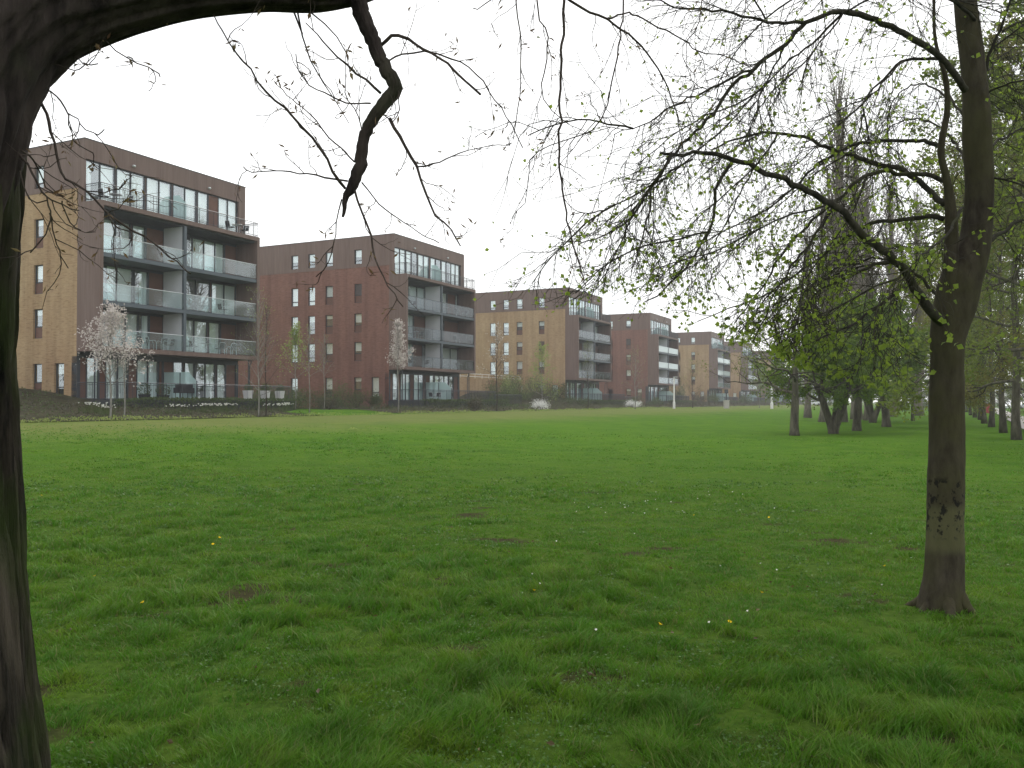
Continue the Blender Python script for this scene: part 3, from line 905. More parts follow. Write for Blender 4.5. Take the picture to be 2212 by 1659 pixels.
# -------- the old tree at the left with its overhanging limb
def old_tree():
    rng = np.random.RandomState(21)
    base = np.array([-1.66, 2.2, 0.0])
    o = empty('old_tree', (0, 0, 0)); tag(o, 'huge dark furrowed trunk at the left edge with a mossy limb arching overhead', 'tree')
    def ridge(amp, k, kz):
        def f(p, ang):
            z = p[:, 2][:, None]; a = ang[None, :]
            s = a * k + 1.1 * (fbm(a * 2.5 + 4, z * .9 + a * 0, 3) - .5)
            n1 = np.abs(2 * vnoise(s, z * kz + 0 * a) - 1)
            n3 = np.abs(2 * vnoise(s * 2.1 + 31, z * kz * 1.9 + 7 + 0 * a) - 1)
            n2 = fbm(a * k * 2.6, z * kz * 4, 4)
            return 1 + amp * (.25 - np.exp(-(n1 / .26) ** 2) - .45 * np.exp(-(n3 / .22) ** 2)) + amp * .7 * (n2 - .5)
        return f
    m = MB()
    # right hand edge of the trunk in the photograph -> radius at each height
    ys = [1900, 1780, 1659, 1500, 1300, 1100, 900, 700, 500, 300, 100, -200, -700, -1400]
    ex = [128, 112, 98, 82, 66, 54, 44, 42, 50, 62, 48, 20, -60, -220]
    P = []; Rr = []
    for y, x in zip(ys, ex):
        e = V(x, y, 2.2); rr = .40 if y < 1000 else .40 + (y - 1000) * .00007
        th = math.atan2(e[0], 2.2); dist = 2.75
        for _ in range(4):
            cx = 2.2 * math.tan(th - math.asin(rr / dist)); dist = math.hypot(cx, 2.2)
        P.append(np.array([cx - .01, 2.2, e[2]])); Rr.append(rr)
    P = [np.array([P[0][0] + .02, 2.2, -.1])] + P; Rr = [Rr[0] + .06] + Rr
    p, r = resample_r(P, Rr, .016)
    m.tube(p, r, 260, True, ridge(.085, 9.5, 1.1))
    t = m.build('trunk', MATS['old_bark'], o, smooth=True)
    # limb
    m = MB()
    path = [(-190, 520, 150), (-160, 390, 165), (-135, 270, 172), (-100, 160, 168), (-40, 65, 165), (45, -5, 158), (148, -46, 148), (268, -70, 134), (400, -82, 116), (560, -80, 100), (690, -62, 84), (790, -74, 70), (900, -130, 56), (1080, -240, 50), (1300, -380, 44), (1650, -520, 34)]
    Y = np.array([2.2, 2.2, 2.2, 2.22, 2.25, 2.3, 2.35, 2.4, 2.45, 2.5, 2.58, 2.65, 2.8, 3.0, 3.3, 3.8])
    P = [V(x, y, yy) for (x, y, _), yy in zip(path, Y)]; Rr = [w / FPX * yy for (_, _, w), yy in zip(path, Y)]
    p, r = resample_r(P, Rr, .02)
    m.tube(p, r, 150, True, ridge(.07, 4.5, 3.2))
    m.build('limb', MATS['limb_bark'], o, smooth=True)
    # broken branch hanging from the limb
    m = MB()
    hang = [(765, -70, 24), (775, 10, 21), (800, 75, 19), (826, 140, 17.5), (851, 178, 17.5), (850, 198, 18), (838, 214, 17), (806, 255, 15), (786, 300, 14.5), (778, 355, 15.5), (762, 400, 14), (750, 420, 9), (745, 440, 6.5), (740, 470, 3)]
    P = [V(x, y, 2.6) for x, y, _ in hang]; Rr = [w * .86 / FPX * 2.6 for _, _, w in hang]
    p, r = resample_r(P, Rr, .012)
    p = p + rng.normal(size=p.shape) * .0016
    m.tube(p, r, 44, True, ridge(.13, 2.2, 9))
    m.build('branch', MATS['limb_bark'], o, smooth=True)
    # traced twigs
    S = .5
    tw = [
        ([(1650, 405), (1580, 350), (1500, 280), (1420, 210), (1370, 150), (1320, 95)], 2.6, 2.45, 9, 3),
        ([(1490, 820), (1440, 740), (1380, 640), (1310, 550), (1230, 465), (1150, 395), (1080, 300), (1020, 230), (960, 130), (920, 60)], 2.6, 2.2, 10, 3),
        ([(1500, 780), (1400, 765), (1290, 750), (1180, 740), (1090, 745), (1050, 720)], 2.6, 2.75, 7, 2.5),
        ([(1680, 510), (1750, 620), (1800, 720), (1840, 830), (1880, 930), (1950, 990), (1990, 1060)], 2.6, 2.5, 11, 4),
        ([(1800, 720), (1900, 700), (1990, 660), (2090, 635), (2212, 620)], 2.56, 2.9, 6, 2.5),
        ([(1640, 195), (1690, 152), (1760, 170), (1830, 215), (1900, 250), (1960, 300), (2010, 350), (2080, 415)], 2.6, 2.5, 11, 8),
        ([(1680, 262), (1740, 235), (1830, 225), (1950, 255), (2060, 320), (2140, 430), (2212, 540), (2260, 640)], 2.6, 2.8, 7, 3),
        ([(1530, 815), (1570, 920), (1600, 1020), (1620, 1110), (1660, 1200), (1700, 1270), (1740, 1320)], 2.6, 2.45, 8, 3),
        ([(1480, 860), (1450, 960), (1440, 1060), (1420, 1130), (1370, 1200)], 2.6, 2.7, 5, 2.5),
        ([(1600, 444), (1560, 447), (1490, 440), (1400, 400), (1340, 370), (1290, 310), (1280, 230)], 2.6, 2.3, 6, 2.5),
        ([(1530, 700), (1470, 640), (1400, 570), (1330, 480), (1260, 430), (1200, 370)], 2.6, 2.9, 6, 2.5),
        ([(1560, 620), (1560, 540), (1530, 470), (1490, 400), (1500, 320)], 2.6, 2.75, 5, 2.5),
        ([(1720, 380), (1725, 470), (1700, 520), (1660, 500)], 2.6, 2.4, 4, 2.5),
        ([(1560, 790), (1640, 880), (1720, 940), (1800, 1000), (1900, 1050)], 2.6, 3.0, 5, 2.5),
    ]
    g = 1 / 3.0
    lt = [
        ([(255, 640), (275, 690), (320, 790), (345, 920), (390, 1080), (420, 1155), (560, 1240), (680, 1360), (800, 1450), (940, 1530), (1040, 1610), (1150, 1700), (1240, 1770)], 2.35, 2.15, 15, 5),
        ([(290, 560), (330, 600), (390, 650), (440, 740), (465, 860), (500, 940), (600, 985)], 2.35, 2.5, 9, 4),
        ([(440, 740), (500, 770), (560, 845), (640, 870), (675, 850)], 2.4, 2.3, 6, 3),
        ([(120, 1010), (170, 1060), (240, 1190), (300, 1280), (370, 1310), (450, 1350), (520, 1365)], 2.2, 2.1, 10, 4),
        ([(300, 1280), (325, 1380), (310, 1470), (270, 1570), (190, 1640)], 2.15, 2.1, 7, 4),
        ([(325, 1380), (340, 1490), (370, 1580), (400, 1660), (440, 1740)], 2.15, 2.3, 6, 3),
        ([(150, 980), (220, 1040), (280, 1170), (330, 1240), (410, 1275)], 2.2, 2.4, 8, 4),
        ([(620, 215), (655, 240), (760, 330), (900, 410), (1000, 460), (1045, 495)], 2.4, 2.3, 6, 3),
        ([(350, 415), (385, 430), (480, 455), (540, 430)], 2.3, 2.3, 6, 3),
        ([(440, 335), (465, 350), (540, 410), (640, 415)], 2.35, 2.35, 6, 3),
        ([(410, 1310), (410, 1350), (460, 1440), (520, 1500)], 2.12, 2.2, 6, 3),
        ([(700, 1390), (760, 1480), (850, 1500), (850, 1590)], 2.2, 2.1, 5, 3),
        ([(130, 1100), (180, 1280), (300, 1300)], 2.2, 2.2, 6, 3),
        ([(560, 1240), (680, 1250), (770, 1220), (830, 1160)], 2.27, 2.3, 5, 3),
    ]
    wp = [
        ([(1216, -300), (1218, 0), (1213, 150), (1208, 300), (1213, 390), (1231, 500), (1256, 585), (1262, 610)], 3.4, 3.2, 8.5, 3, 1),
        ([(1330, -320), (1346, 0), (1336, 100), (1311, 225), (1281, 280), (1211, 305), (1146, 345), (1141, 415), (1106, 475)], 3.4, 3.6, 5, 2, 1),
        ([(1150, -280), (1161, 0), (1186, 100), (1170, 180), (1190, 240), (1230, 270)], 3.1, 3.0, 4.5, 2, 1),
        ([(1110, -260), (1116, 0), (1126, 125), (1120, 230), (1108, 300)], 3.0, 3.1, 4, 2, 1),
        ([(1130, -150), (1231, 0), (1311, 40), (1371, 85), (1421, 145), (1451, 210), (1466, 270), (1476, 330)], 3.2, 3.9, 8, 3, 1),
        ([(1311, 40), (1346, 30), (1376, 35), (1456, 75), (1511, 110), (1561, 120), (1621, 145)], 3.4, 4.2, 6, 3, 1),
        ([(1060, -220), (1075, -40), (1050, 10), (1020, 20)], 2.9, 2.8, 4, 2, 1),
        ([(1430, -420), (1516, 0), (1476, 100), (1500, 190)], 3.6, 3.8, 4, 2, 1),
    ]
    mb = MB(); limbs = []; bd = MB()
    for pts, a, b, w0, w1 in tw:
        P = traced(pts, a, b, S); rr = np.linspace(w0, w1, len(P)) * .33 / FPX * 2.5
        p, r = resample_r(P, rr, .03); p = p + rng.normal(size=p.shape) * .0018
        mb.tube(p, r * (1 + .25 * (rng.rand(len(p)) - .3)), 6); limbs.append(p)
    for pts, a, b, w0, w1 in lt:
        P = traced(pts, a, b, g); rr = np.linspace(w0, w1, len(P)) * .24 / FPX * 2.3
        p, r = resample_r(P, rr, .03); p = p + rng.normal(size=p.shape) * .0018
        mb.tube(p, r * (1 + .25 * (rng.rand(len(p)) - .3)), 6); limbs.append(p)
    wl = []
    for pts, a, b, w0, w1, _ in wp:
        P = traced(pts, a, b); rr = np.linspace(w0, w1, len(P)) * .40 / FPX * 3.3
        p, r = resample_r(P, rr, .04); p = p + rng.normal(size=p.shape) * .003
        mb.tube(p, r, 6); wl.append(p)
    dress(limbs, mb, bd, rng, .085, .18, .0016, .05, 2, 1.3, .023, None, .08, 'bud', .05)
    dress(wl, mb, bd, rng, .13, .30, .0019, -.1, 3, 1.2, .024, None, .3, 'bud', .5)
    mb.build('twigs', MATS['twig_bark'], o, smooth=True)
    bd.build('leaves', MATS['bud'], o)
    cr = MB(); cb = MB()
    def br(p, d, L, r, lv):
        pts = [p]; ns = 6
        for i in range(ns):
            d = unit(d + rng.normal(size=3) * .16 + np.array([0, 0, .04 if lv == 0 else -.03])); pts.append(pts[-1] + d * L / ns)
        pts = np.array(pts)
        if pts[:, 2].min() < 3.6 and lv: return
        cr.tube(pts, np.linspace(r, r * .35, ns + 1), 8 if lv == 0 else 4 if lv == 1 else 3, cap=False)
        if lv < 3:
            for k in range((9, 6, 6)[lv]):
                i = rng.randint(1, ns); dd = unit(pts[i + 1] - pts[i])
                br(pts[i], unit(dd * .7 + rand_dir(rng) * .8), L * (.35 + .25 * rng.rand()), r * .42, lv + 1)
        else:
            cb.leaves(pts[rng.randint(1, ns + 1, 5)], .07, rng, .4, 0, .3, fold=False)
    for k in range(15):
        az = k * 2.4 + .5; e = R(24 + 50 * rng.rand())
        br(np.array([-1.9, 2.2, 4.6 + 4.5 * k / 15]), np.array([math.cos(az) * math.cos(e), math.sin(az) * math.cos(e), math.sin(e)]), 5.5 + 2.5 * rng.rand(), .13, 0)
    cr.tube(np.array([(-1.86, 2.2, 3.4), (-1.92, 2.2, 5.5), (-1.95, 2.3, 9), (-1.9, 2.3, 13)]), [.36, .33, .22, .06], 14)
    cr.build('crown_branches', MATS['limb_bark'], o); cb.build('crown', MATS['bud'], o)
    return o
old_tree()

# -------- the lime tree at the right
def lime_tree():
    rng = np.random.RandomState(33)
    o = empty('lime_tree', (3.38, 6.8, ztf(3.38, 6.8))); tag(o, 'nearest lime tree with arching limbs and black blotches on its trunk', 'tree')
    off = np.array(o.location)
    def put(mb, P, Rr, k, b=None, step=.03):
        p, r = resample_r(P, Rr, step); mb.tube(p - off, r, k, True, b); return p
    def rough(amp):
        def f(p, ang):
            z = p[:, 2][:, None]; a = ang[None, :]
            return 1 + amp * (fbm(a * 1.9 + 3, z * 3.1, 4) - .5) * 2
        return f
    D = 6.8; px = D / FPX
    gz = ztf(3.38, 6.8)
    m = MB()
    st = [(2034, 1318, 50), (2034, 1300, 46), (2036, 1275, 43), (2038, 1240, 40.5), (2042, 1150, 38), (2044, 1000, 36), (2045, 880, 34.5), (2046, 770, 34), (2050, 710, 37), (2062, 660, 41), (2078, 600, 42), (2098, 545, 36), (2110, 500, 31), (2117, 400, 29), (2112, 300, 29), (2107, 200, 26), (2097, 100, 24), (2085, 0, 23), (2076, -150, 21), (2080, -400, 17), (2070, -800, 10), (2060, -1150, 4)]
    put(m, [V(x, y, D) for x, y, _ in st], [w * px for _, _, w in st], 28, rough(.10), .03)
    ls = [(2062, 640, 24), (2054, 590, 19), (2056, 500, 17), (2053, 440, 14), (2046, 390, 10), (2033, 325, 9), (2046, 240, 7.5), (2043, 170, 6.5), (2031, 130, 5), (2018, 60, 4), (2020, -100, 3)]
    put(m, [V(x, y, D - .05 - .02 * i) for i, (x, y, _) in enumerate(ls)], [w * px * .8 for _, _, w in ls], 16, rough(.10), .03)
    # root flare
    for a0 in (0.3, 1.5, 2.6, 3.5, 4.4, 5.4):
        c, s = math.cos(a0), math.sin(a0)
        b = np.array([3.365, 6.8, gz])
        l = .8 + .5 * rng.rand()
        put(m, [b + (c * .08, s * .08, .20), b + (c * .13, s * .13, .08), b + (c * .19 * l, s * .19 * l, .02), b + (c * .30 * l, s * .30 * l, -.04)], [.04, .05, .04, .02], 9, rough(.2), .02)
    m.build('trunk', MATS['lime_trunk'], o, smooth=True)
    # limbs traced from the photograph (z-values: half size crops at x 1106)
    L = [
        ([(1870, 1400), (1835, 1365), (1760, 1280), (1720, 1200), (1650, 1120), (1540, 1030), (1460, 950), (1400, 890), (1250, 810), (1130, 760), (960, 690), (860, 660), (780, 655), (690, 670), (640, 660)], 6.75, 5.9, 44, 10),
        ([(690, 668), (640, 760), (600, 820), (540, 900), (440, 1000), (290, 1050)], 5.95, 5.7, 11, 4),
        ([(955, 695), (890, 790), (880, 900), (850, 1000), (790, 1100), (740, 1170), (620, 1280), (570, 1302)], 6.15, 5.9, 15, 4),
        ([(780, 680), (620, 790), (520, 850), (380, 910), (250, 930)], 6.0, 5.7, 9, 3),
        ([(1870, 880), (1840, 860), (1780, 800), (1690, 740), (1590, 715), (1500, 680), (1400, 655), (1330, 620), (1260, 590), (1150, 575), (1050, 575), (960, 605), (860, 650)], 6.85, 7.4, 30, 8),
        ([(1150, 580), (1080, 680), (1000, 800), (940, 940), (850, 1090), (780, 1240)], 7.2, 7.1, 10, 3),
        ([(1960, 390), (1930, 350), (1880, 280), (1790, 200), (1640, 120), (1540, 75), (1430, 48), (1380, 55), (1270, 100), (1180, 190), (1050, 290), (960, 360), (880, 470), (820, 540), (740, 620), (690, 680), (600, 800)], 6.7, 5.8, 30, 7),
        ([(1290, 95), (1150, 100), (1030, 80), (870, 40), (740, 40), (640, 0)], 6.2, 5.8, 14, 5),
        ([(1060, 285), (940, 350), (800, 410), (700, 460), (560, 540), (440, 580)], 6.1, 5.6, 11, 3),
        ([(1430, 60), (1330, 160), (1200, 260), (1090, 380), (1050, 500), (1000, 620)], 6.35, 6.6, 11, 3),
        ([(1190, 180), (1130, 290), (1080, 400), (960, 560)], 6.1, 6.3, 9, 3),
        ([(1430, 60), (1500, 20), (1600, -60)], 6.3, 6.0, 9, 5),
        ([(1860, 640), (1800, 615), (1760, 610), (1640, 605), (1510, 620), (1400, 660), (1300, 720), (1250, 780), (1160, 860), (1050, 930), (900, 1010), (760, 1090), (640, 1190)], 6.85, 7.7, 20, 4),
        ([(1870, 790), (1790, 752), (1700, 755), (1590, 740), (1510, 770), (1410, 860), (1300, 950), (1200, 1050), (1120, 1170), (1070, 1260), (960, 1390)], 6.9, 6.2, 22, 5),
        ([(1870, 950), (1800, 935), (1730, 942), (1600, 960), (1520, 980), (1420, 1040), (1340, 1110), (1230, 1180), (1120, 1260), (1050, 1350), (985, 1440)], 6.9, 7.7, 24, 5),
        ([(1410, 860), (1320, 1000), (1250, 1100), (1180, 1190), (1120, 1300), (1040, 1480)], 6.5, 6.0, 13, 4),
        ([(1850, 260), (1780, 255), (1690, 260), (1600, 340), (1530, 420), (1510, 520), (1490, 620)], 6.75, 7.2, 15, 5),
        ([(1690, 260), (1560, 400), (1430, 470), (1300, 540)], 6.8, 6.4, 8, 3),
        ([(1720, 1210), (1620, 1300), (1500, 1380), (1380, 1440), (1250, 1500)], 6.6, 6.3, 16, 4),
        ([(1650, 1125), (1500, 1170), (1380, 1230), (1250, 1330), (1160, 1420)], 6.5, 6.9, 13, 4),
        ([(1850, 1290), (1770, 1200), (1700, 1150), (1560, 1120), (1400, 1160), (1290, 1230)], 6.85, 7.6, 16, 4),
        ([(2035, 340), (2060, 240), (2110, 130), (2140, 50), (2170, -60)], 6.85, 6.6, 16, 8),
        ([(2110, 140), (2160, 110), (2230, 85), (2330, 110), (2420, 200)], 6.8, 6.9, 10, 4),
        ([(2040, 1070), (2090, 1020), (2150, 980), (2230, 930), (2340, 900), (2440, 980)], 6.8, 7.2, 22, 6),
        ([(2060, 640), (2120, 600), (2200, 560), (2320, 540), (2400, 640)], 6.8, 7.4, 12, 4),
        ([(2060, 780), (2130, 770), (2240, 790), (2330, 850)], 6.8, 6.2, 10, 4),
        ([(2030, 420), (2120, 370), (2230, 350), (2330, 390)], 6.8, 6.3, 10, 4),
        ([(2010, 100), (1930, 20), (1800, -60), (1600, -120), (1400, -90), (1250, 0)], 6.75, 6.0, 16, 4),
        ([(1985, 30), (1900, -120), (1700, -240), (1450, -260), (1200, -160)], 6.8, 7.6, 18, 4),
        ([(1980, -60), (2100, -200), (2300, -260), (2500, -120)], 6.8, 7.2, 18, 4),
        ([(1965, 560), (1990, 420), (2060, 300), (2140, 220)], 7.0, 8.2, 12, 4),
        ([(1960, 700), (1900, 600), (1800, 520), (1690, 520), (1560, 600)], 7.0, 8.4, 14, 4),
        ([(1950, 500), (1860, 400), (1760, 360), (1660, 420), (1600, 540)], 7.0, 8.6, 12, 4),
        ([(1950, 900), (1880, 1010), (1790, 1090), (1670, 1200), (1560, 1340)], 6.6, 5.6, 12, 4),
    ]
    mb = MB(); limbs = []
    for pts, a, b, w0, w1 in L:
        P = traced(pts, a, b, .5, 1106.0)
        rr = np.linspace(w0 ** .8, w1 ** .8, len(P)) ** 1.25 * .27 / FPX * 6.5
        p, r = resample_r(P, rr, .06)
        p = p + rng.normal(size=p.shape) * .007
        mb.tube(p - off, r, 8, True, rough(.08)); limbs.append(p - off)
    mb2 = mb
    lf = MB(); tw = MB(); extra = []
    def low(q):
        # lowest reach of the hanging twigs: they stop higher towards the open lawn
        t = (q[0] + off[0]) / (q[1] + off[1])
        return float(np.interp(t, [-.1, .0, .05, .16, .24, .32, .42, .5, .65], [2.2, 2.25, 2.25, 2.38, 2.15, 1.88, 1.72, 1.65, 1.62])) - off[2] + .12 * (vnoise(np.array([t * 40]), np.array([2.0]))[0] - .5)
    for pts in limbs:
        n = len(pts)
        for k in range(max(1, int(n / 26))):
            i = rng.randint(int(n * .2), n - 2); tg = unit(pts[i + 1] - pts[i])
            o2 = rand_dir(rng); o2 = unit(o2 - tg * np.dot(o2, tg))
            q = twig(mb2, rng, pts[i], unit(tg * .9 + o2 * .6 + np.array([-.1, 0, -.15])), .8 + .9 * rng.rand(), .0075, -.03, 10, .11, low)
            if q is not None: extra.append(q)
    limbs = limbs + extra
    def dens(p):
        h = p[2]
        return float(np.clip(.75 + (4.2 - h) * .45 + (min(p[0], -.3) + 1.4) * .40, .45, 2.6))
    dress(limbs, tw, lf, rng, .070, .85, .0035, -.06, 5, 1.0, None, dens, .1, 'leaf', .42, low)
    mb.build('limbs', MATS['lime_limb'], o, smooth=True)
    tw.build('twigs', MATS['lime_limb'], o)
    lf.build('foliage', MATS['lime_leaf'], o)
    return o

def lime_trunk_mat():
    m, n, o = newmat('lime_trunk')
    f = noise(n, 16, 7, .65, stretch=(1, 1, .35)); g = noise(n, 2.4, 5, .6)
    c = ramp(n, f, [(.3, (.022, .018, .014)), (.68, (.070, .060, .044))])
    c = mixc(n, ramp(n, g, [(.38, (0, 0, 0)), (.62, (.9, .9, .9))]), c, mixc(n, f, (.034, .032, .016), (.070, .068, .032)))
    tc = n.nodes.new('ShaderNodeTexCoord'); sp = n.nodes.new('ShaderNodeSeparateXYZ'); n.links.new(tc.outputs['Object'], sp.inputs[0])
    def band(lo, hi, soft):
        r = n.nodes.new('ShaderNodeMapRange'); r.interpolation_type = 'SMOOTHSTEP'
        n.links.new(sp.outputs['Z'], r.inputs[0]); r.inputs[1].default_value = lo; r.inputs[2].default_value = lo + soft
        r2 = n.nodes.new('ShaderNodeMapRange'); r2.interpolation_type = 'SMOOTHSTEP'
        n.links.new(sp.outputs['Z'], r2.inputs[0]); r2.inputs[1].default_value = hi - soft; r2.inputs[2].default_value = hi; r2.inputs[3].default_value = 1; r2.inputs[4].default_value = 0
        mu = n.nodes.new('ShaderNodeMath'); mu.operation = 'MULTIPLY'
        n.links.new(r.outputs[0], mu.inputs[0]); n.links.new(r2.outputs[0], mu.inputs[1]); return mu.outputs[0]
    # paler scraped band and the black tar like blotches
    c = mixc(n, band(.40, .84, .10), c, mixc(n, f, (.062, .062, .030), (.105, .103, .052)))
    bl = noise(n, 17, 5, .62, stretch=(1, 1, .8))
    bk = ramp(n, bl, [(.53, (0, 0, 0)), (.585, (.9, .9, .9))])
    mu = mixc(n, band(.53, 1.04, .06), (0, 0, 0), bk)
    c = mixc(n, mu, c, (.010, .010, .010))
    principled(n, o, c, .9, .1, normal=bump(n, f, .7, .012)); MATS['lime_trunk'] = m
lime_trunk_mat()
lime_tree()

# -------- generic grown trees
def grow(rng, H, base, spread, tr, nl, lv, elev=(35, 75), trop=.05, leaf_n=12, leaf_s=.09, kids=(6, 5), reach=1.0, flat=.0, stems=1, wob=.16, ball=None):
    tk = MB(); tw = MB(); lf = MB(); clusters = []
    def br(p, d, L, r, level):
        ns = max(3, int(L / .4)); pts = [p]; rad = [r]
        for i in range(ns):
            d = unit(d + rng.normal(size=3) * wob + np.array([0, 0, trop * (1.0 if level == 0 else .6)]))
            pts.append(pts[-1] + d * L / ns); rad.append(r * (1 - .72 * (i + 1) / ns))
        pts = np.array(pts)
        (tk if level == 0 else tw).tube(pts, rad, 6 if level == 0 else 4 if level == 1 else 3, cap=False)
        if level < lv:
            for k in range(kids[level]):
                t = .22 + .78 * (k + rng.rand()) / kids[level]
                i = min(ns - 1, int(t * ns)); q = pts[i] + (pts[i + 1] - pts[i]) * (t * ns - i if i < ns else 0)
                dd = unit(pts[i + 1] - pts[i]); o = rand_dir(rng); o = unit(o - dd * np.dot(o, dd))
                br(q, unit(dd * .8 + o * .9), L * (.34 + .26 * rng.rand()) * (1.15 - .5 * t), max(.004, rad[i] * .5), level + 1)
        else:
            n = rng.poisson(leaf_n)
            if n:
                ix = rng.randint(1, len(pts), n)
                lf.leaves(pts[ix] + rng.normal(size=(n, 3)) * L * .16, leaf_s * (.6 + .8 * rng.rand(n)), rng, .85, 0, .3, fold=False)
    for s in range(stems):
        top = H * (.72 if nl < 20 else .98)
        lean = np.array([0, 0, 0.0]) if stems == 1 else np.array([math.cos(s * 2.2 + .4), math.sin(s * 2.2 + .4), 0]) * .45
        zz = np.linspace(-.15, top, 16)
        pts = np.stack([lean[0] * np.clip(zz, 0, 9) * .8 + .05 * np.sin(zz * 1.3 + s), lean[1] * np.clip(zz, 0, 9) * .8 + .05 * np.cos(zz * 1.7), zz], -1)
        if stems > 1: pts = pts[:10]
        rad = tr * (1 + .42 * np.exp(-np.clip(zz, 0, 99) / .2)) * np.clip(1 - .80 * np.clip(zz - base * .6, 0, 99) / (top - base * .6 + .01), .12, 1)
        rad = rad[:len(pts)]
        tk.tube(pts, rad, 14, True, lambda p, a: 1 + .13 * (fbm(a[None, :] * 1.8 + s, p[:, 2][:, None] * .9, 3) - .5) * 2)
        per = max(2, nl // stems)
        for k in range(per):
            t = k / max(1, per - 1)
            h = base + (min(top, pts[-1][2]) - base) * t ** .9
            i = int(np.argmin(np.abs(pts[:, 2] - h)))
            az = k * 2.399 + rng.rand() * .7 + s
            e = R(elev[0] + (elev[1] - elev[0]) * t + rng.normal() * 6)
            d = np.array([math.cos(az) * math.cos(e), math.sin(az) * math.cos(e), math.sin(e)])
            Lb = spread * reach * (1.0 - .45 * t) * (.8 + .4 * rng.rand())
            br(np.array([pts[i][0], pts[i][1], h]), d, Lb, max(.012, rad[i] * .52), 0)
    return tk, tw, lf

def plant_tree(name, parts, x, y, label, cat='tree', group=None, rz=0.0, sc=1.0, names=('trunk', 'twigs', 'crown')):
    o = empty(name, (x, y, ztf(x, y)), rz, sc); tag(o, label, cat, group)
    for nm, me in zip(names, parts):
        if me is None: continue
        ob = link(nm, me, o)
    return o

def tree_meshes(t, mats):
    out = []
    for nm, mb, mt in zip(('trunk', 'twigs', 'crown'), t, mats):
        if mb.n == 0: out.append(None); continue
        me = mb.mesh(nm, nm != 'crown'); me.materials.append(MATS[mt]); out.append(me)
    return out

def ground_at(px, py):
    """where the line of sight through a picture point meets the ground"""
    lo, hi = 1.0, 900.0
    def f(Y):
        p = at(px, py, Y); return p.z - ztf(p.x, p.y)
    Y = lo
    while Y < hi and f(Y) > 0: Y *= 1.02
    a, b = Y / 1.02, Y
    for _ in range(30):
        m_ = (a + b) / 2
        if f(m_) > 0: a = m_
        else: b = m_
    p = at(px, py, a); return p.x, p.y

def xy(px, Y): return (px - VW / 2) / FPX * Y, Y

PM = ('park_bark', 'twig_bark', 'park_leaf'); RM = ('park_bark', 'twig_bark', 'rust_leaf'); DM = ('park_bark', 'twig_bark', 'dark_leaf')
open_lime = tree_meshes(grow(np.random.RandomState(3), 7.6, 2.0, 4.2, .19, 9, 2, (22, 70), .02, 9, .075, (8, 6), wob=.2), PM)
avenue = [tree_meshes(grow(np.random.RandomState(40 + i), 15 + i, 2.5, 4.6, .165, 22, 2, (4, 68), .0, 22, .10, (10, 8), wob=.2), (PM, RM, PM)[i]) for i in range(3)]
haw = [tree_meshes(grow(np.random.RandomState(60 + i), 6.2, 1.7, 3.4, .19, 12, 2, (18, 70), -.005, 25, .12, (8, 7), stems=(3, 1)[i], wob=.22), DM) for i in range(2)]
popl = [tree_meshes(grow(np.random.RandomState(80 + i), 20, 2.6, 5.2, .36, 70, 1, (70, 83), .10, 1.4, .07, (10, 4), wob=.07), ('poplar_bark', 'poplar_bark', 'park_leaf')) for i in range(2)]
bushy = [tree_meshes(grow(np.random.RandomState(95 + i), 11, 1.4, 5.0, .3, 16, 2, (5, 70), .0, 26, .22, (8, 6), wob=.22), (DM, PM)[i]) for i in range(2)]

x_, y_ = ground_at(1718, 941)
plant_tree('lime_tree', open_lime, x_, y_, 'open limbed lime tree standing alone at the left end of the park trees', 'tree', 'park trees', 2.1)
x_, y_ = ground_at(1801, 937)
plant_tree('hawthorn_tree', haw[0], x_, y_, 'dense dark green tree with several stems splitting low above the grass', 'tree', 'park trees', .6, .95)
x_, y_ = ground_at(1853, 930.5)
plant_tree('hawthorn_tree', haw[1], x_, y_, 'dense green tree on a single stout flared trunk, right of the many stemmed tree', 'tree', 'park trees', 1.3, 1.1)
x_, y_ = ground_at(1913, 922)
plant_tree('hawthorn_tree', haw[1], x_, y_, 'dark trunked leafy tree left of the dark bench', 'tree', 'park trees', 4.0, 1.25)
x_, y_ = ground_at(1886, 913)
plant_tree('hawthorn_tree', haw[0], x_, y_, 'forked dark stemmed tree just behind the leafy tree by the bench', 'tree', 'park trees', 3.1, 1.05)
x_, y_ = ground_at(1972, 909)
plant_tree('lime_tree', avenue[1], x_, y_, 'leaning grey trunked tree between the bench and the near lime trunk', 'tree', 'park trees', 3.0, .72)
for k, (px, D, sc, lab) in enumerate([(1778, 68.8, .80, 'bare upright poplar behind the open limbed lime'), (1815, 70, 1.30, 'tallest bare poplar spire rising behind the lime branches'), (1850, 80, 1.22, 'second tallest bare poplar spire, next to the tallest'),
                                      (1876, 75, .98, 'bare poplar on a broad trunk, right of the poplar spires'), (1927, 94, 1.2, 'pale barked poplar right above the dark bench'), (1745, 84, .86, 'short bare poplar spire above the farthest block'), (1985, 100, 1.2, 'bare poplar glimpsed left of the near lime trunk')]):
    x_, y_ = xy(px, D)
    plant_tree('poplar_tree', popl[k % 2], x_, y_, lab, 'tree', 'poplars', k * 1.7, sc)

